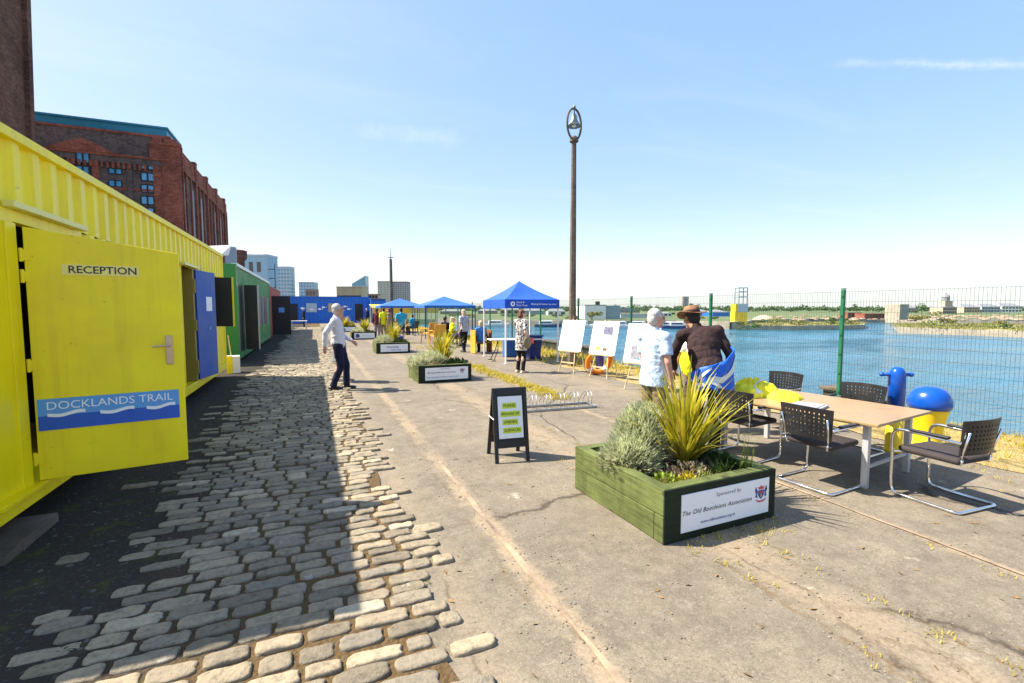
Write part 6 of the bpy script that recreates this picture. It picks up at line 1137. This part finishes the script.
for i, (px, w_, ty, ds, m) in enumerate(((452, 14, 313, 130, 'far_tree'), (470, 10, 314, 120, 'scrub'), (506, 16, 313, 118, 'far_tree'), (528, 12, 314.5, 112, 'leaf_green'), (556, 14, 312.5, 125, 'far_tree'), (570, 10, 315, 108, 'scrub'), (614, 9, 316, 112, 'scrub'), (655, 10, 313, 140, 'far_tree'), (671, 8, 312, 150, 'leaf_green'), (700, 14, 316, 110, 'scrub'), (715, 10, 317, 105, 'far_tree'))):
    shrub('low green tree '+('behind the farthest blue canopy', 'behind the open blue canopy', 'behind the gazebo left leg', 'behind the middle of the gazebo', 'behind the gazebo right leg', 'beside the tall lamp post', 'right of the large white shed', 'beside the head of the white haired man in pale blue', 'right of the white haired man in pale blue', 'just left of the yellow tower by the hat', 'nearest the yellow dock tower')[i], px, 325, ds, w_, ty, M[m], 200, 'tree', group='trees along the opposite bank')
b = MB()
for _ in range(240):       # rubble heaps
    px = rng.uniform(756, 1080); ds = rng.uniform(92, 150); p = at_depth(px, ds, ZS); r = rng.uniform(.12, .6); b.ell((p.x, p.y, ZS+r*.2), (r*1.6, r*1.6, r*.55), n=7, m=4)
struct(b.build('rubble', M['rubble']), 'stuff')
b = MB()
for x in np.arange(430, 1160, 1.6):  # far line of trees
    d_ = rng.uniform(300, 520); p = at_depth(x+rng.uniform(-2, 2), d_, ZS); k_ = d_/FPX; up = rng.uniform(.2, 1.8) if x > 790 else rng.uniform(-.6, 2.4)
    h_ = CH-ZS+up*k_; crown(b, (p.x, p.y, ZS+h_*.5), (k_*rng.uniform(3, 6), k_*3, h_*.55), 70, (k_*1.0, k_*2.2), 5)
struct(b.build('far_tree_belt', M['far_tree']), 'stuff')
tt = [shrub('dark tree standing above the distant tree belt near the grey tower', 857, 310, 330, 8, 305, M['far_tree'], 120, 'tree'), shrub('dark tree left of the stone church far across the dock', 922, 312, 170, 11, 305, M['far_tree'], 160, 'tree')]
# buildings across the dock
t, W_, D_, Hh = bld('storage_shed', 'large white shed with grey blue side across the dock behind the easels', 585, 606, 305.5, 104, M['white_p'], 0, 0, dep=14, roofm=M['roof_grey'], zb=ZS); b = MB(); b.bx(W_/2+.003, W_/2+3.2, .3, 13.5, 0, Hh*1.0); b.build('lean_to', M['grey_wall'], t); b = MB(); b.box((W_*.25, 4, Hh+.5), (.9, .9, .9)); b.build('roof_vent', M['black_p'], t)
bld('storage_shed', 'low pale shed right of the large white shed across the dock', 621, 650, 314.5, 120, M['tower_pale'], 0, 0, dep=9, roofm=M['roof_grey'], zb=ZS); bld('storage_shed', 'long dark roofed shed between the white shed and the green fence post', 607, 640, 311.5, 150, M['tan_wall'], 0, 0, dep=12, roof=1.0, roofm=M['black_p'], zb=ZS)
bld('storage_shed', 'cream workshop across the dock behind the white haired man in pale blue', 660, 672, 313, 130, M['white_p'], 1, 3, M['dark_glass'], dep=8, zb=ZS); bld('tower_block', 'grey concrete tower block far across the dock left of the hat', 683, 688.5, 297, 420, M['tower_brown'], 12, 2, M['tower_pale'], 'tower', zb=ZS); bld('tower_block', 'shorter grey tower beside the concrete tower block far across the dock', 690, 693.5, 304, 430, M['grey_wall'], 6, 2, M['tower_pale'], 'tower', zb=ZS)
for i, (x0, x1, ty, m, ds) in enumerate(((500, 520, 310, 'tan_wall', 170), (522, 545, 311, 'grey_wall', 180), (478, 497, 311, 'tower_brown', 200), (548, 566, 311.5, 'white_p', 160), (696, 712, 312, 'red_c', 150), (713, 730, 312.5, 'blue_c', 140), (440, 462, 311.5, 'tower_brown', 190))):
    bld('storage_shed', ('tan', 'slate grey', 'brown', 'white', 'dull red', 'blue', 'dark brown')[i]+' low shed on the opposite bank '+('behind the blue gazebo', 'behind the gazebo right leg', 'left of the blue gazebo', 'beside the tall lamp post', 'right of the hat', 'left of the yellow tower base', 'behind the blue canopies')[i], x0, x1, ty, ds, M[m], 1 if i in (0, 3) else 0, 3, M['dark_glass'], dep=8, roof=.9, roofm=M['roof_grey'], zb=ZS)
# yellow and white control tower with open steel frame
p = at_depth(739, 84, ZW+.8); sc = 84/FPX; ct = thing('control_tower', 'yellow and white dock tower carrying an open steel frame', 'tower', (p.x, p.y, ZW+.8), -YAW); w_ = 12*sc; zt = lambda py: CH+(308-py)*sc-(ZW+.8)
b = MB(); b.bx(-w_/2, w_/2, -w_*.4, w_*.4, 0, zt(312)); b.build('base', M['bollard_yellow'], ct); b = MB(); b.bx(-w_/2+.01, -w_/2+.5, -w_*.42, w_*.4, zt(312), zt(304)); b.build('yellow_strip', M['bollard_yellow'], ct); b = MB(); b.bx(-w_/2+.51, w_/2+.1, -w_*.42, w_*.4, zt(312), zt(304)); b.build('cabin', M['tower_pale'], ct)
b = MB(); ww = 4.2*sc
for sx in (-1, 1):
    for sy in (-1, 1): b.cyl((.3+sx*ww, sy*ww, zt(304)), (.3+sx*ww, sy*ww, zt(288)), .09, n=6)
for py in (288, 292, 297):
    for s in (-1, 1): b.tube([(.3-ww, s*ww, zt(py)), (.3+ww, s*ww, zt(py))], .08, 5); b.tube([(.3+s*ww, -ww, zt(py)), (.3+s*ww, ww, zt(py))], .08, 5)
b.bx(.3-ww, .3+ww, -ww, ww, zt(292.3), zt(291.7)); b.build('steel_frame', M['grey_wall'], ct)
# stone blockhouse, church, terraces
bld('stone_blockhouse', 'flat roofed stone blockhouse with dark side beside the dock entrance', 900, 909, 305, 100, M['stone'], 0, 0, dep=4, roofm=M['tan_wall'], zb=ZS); bld('brick_ruin', 'broken low brick wall left of the stone blockhouse', 848, 862, 313.2, 110, M['brick_red'], 0, 0, dep=3, zb=ZS); bld('brick_ruin', 'longer low brick wall against the stone blockhouse', 865, 886, 314, 106, M['brick_red'], 0, 0, dep=3, zb=ZS)
t, W_, D_, Hh = bld('church', 'long grey church with a domed bell tower far across the water', 943, 957, 307.5, 190, M['tower_tan'], 2, 7, M['dark_glass'], 'church', dep=6, zb=ZS, roof=1.6, roofm=M['roof_grey']); b = MB(); b.bx(-1.6, 1.4, .5, 3.5, Hh, Hh+2.6); b.build('bell_tower', M['tower_tan'], t); b = MB(); b.lathe([(1.3, 0), (1.3, 1.4), (1.45, 1.5), (1.1, 2.2), (.4, 2.7), (.1, 3.3)], (-.1, 2, Hh+2.6), 12); b.build('cupola', M['roof_grey'], t)
for i, (x0, x1, ty, nm) in enumerate(((964, 980, 307.5, 'nearest the church'), (982, 1000, 307, 'in the middle of the terrace row'), (1002, 1022, 306.5, 'at the right end of the terrace row'), (904, 918, 308.3, 'between the blockhouse and the dark tree'))):
    bld('terraced_houses', 'pale terraced houses with slate roofs '+nm, x0, x1, ty, 260, (M['tan_wall'], M['tower_pale'], M['white_p'], M['tower_tan'])[i], 2, 6, M['dark_glass'], 'houses', dep=8, roof=1.8, roofm=M['roof_grey'], zb=ZS, group='terraced houses across the dock')
dome = at_depth(764, 95, ZS); b = MB(); b.lathe([(2.2, 0), (1.7, .5), (.9, .9), (.1, 1.05)], n=18); o = b.build('sand_heap', M['tan_wall'], smooth=True); o.location = dome; tag(o, 'pale heap of sand on the bank right of the yellow tower', 'heap')
# moored boats
def boat(lab, px, ds, L_, hull, rz, cab=True):
    p = at_depth(px, ds, ZW); t = thing('boat', lab, 'boat', (p.x, p.y, ZW), rz, 'boats moored on the far side of the dock'); h = L_/2; w_ = L_*.16
    b = MB(); st = [(-h, .85, .55), (-h*.3, 1., .5), (h*.4, .95, .52), (h*.8, .55, .62), (h, .04, .75)]
    for x, k, z in st: b.v += [(x, -w_*k*.7, -.2), (x, -w_*k, z), (x, w_*k, z), (x, w_*k*.7, -.2)]
    for i in range(4): a = 4*i; b.f += [(a, a+4, a+5, a+1), (a+1, a+5, a+6, a+2), (a+2, a+6, a+7, a+3)]
    b.f += [(0, 1, 2, 3)]; b.build('hull', hull, t)
    if cab: b = MB(); b.box((-h*.15, 0, .85), (L_*.5, w_*1.4, .75), bev=.08); c_ = b.build('cabin', M['white_p'], t); b = MB(); b.box((-h*.15, -w_*.705, .92), (L_*.4, .02, .25)); b.box((-h*.15, w_*.705, .92), (L_*.4, .02, .25)); b.build('window', M['dark_glass'], c_)
    return t
for px, ds, L_, m, rz, lab in ((665, 84, 5.5, 'blue_c', .1, 'blue hulled cabin boat moored behind the man in pale blue'), (679, 83, 4.5, 'navy', -.2, 'dark navy boat moored left of the hat'), (640, 86, 5, 'white_p', .05, 'white boat moored right of the green post near the easels'), (621, 86, 5, 'white_p', .1, 'white boat moored just left of the green post near the easels'), (606, 86, 4.2, 'tower_pale', -.1, 'pale grey boat moored beside the middle easel'), (583, 87, 4.5, 'white_p', .1, 'white boat moored between the two left easels'), (548, 90, 5, 'navy', .0, 'dark boat moored behind the right leg of the gazebo'), (497, 92, 5, 'white_p', .1, 'white boat moored behind the left leg of the gazebo')): boat(lab, px, ds, L_, M[m], -YAW+rz)
p = at_depth(735, 80, ZW); by = thing('buoy', 'small orange buoy floating near the left end of the boats', 'buoy', tuple(at_depth(688, 74, ZW)), 0); b = MB(); b.ell((0, 0, .15), (.3, .3, .35)); b.build('float', M['orange'], by, smooth=True)
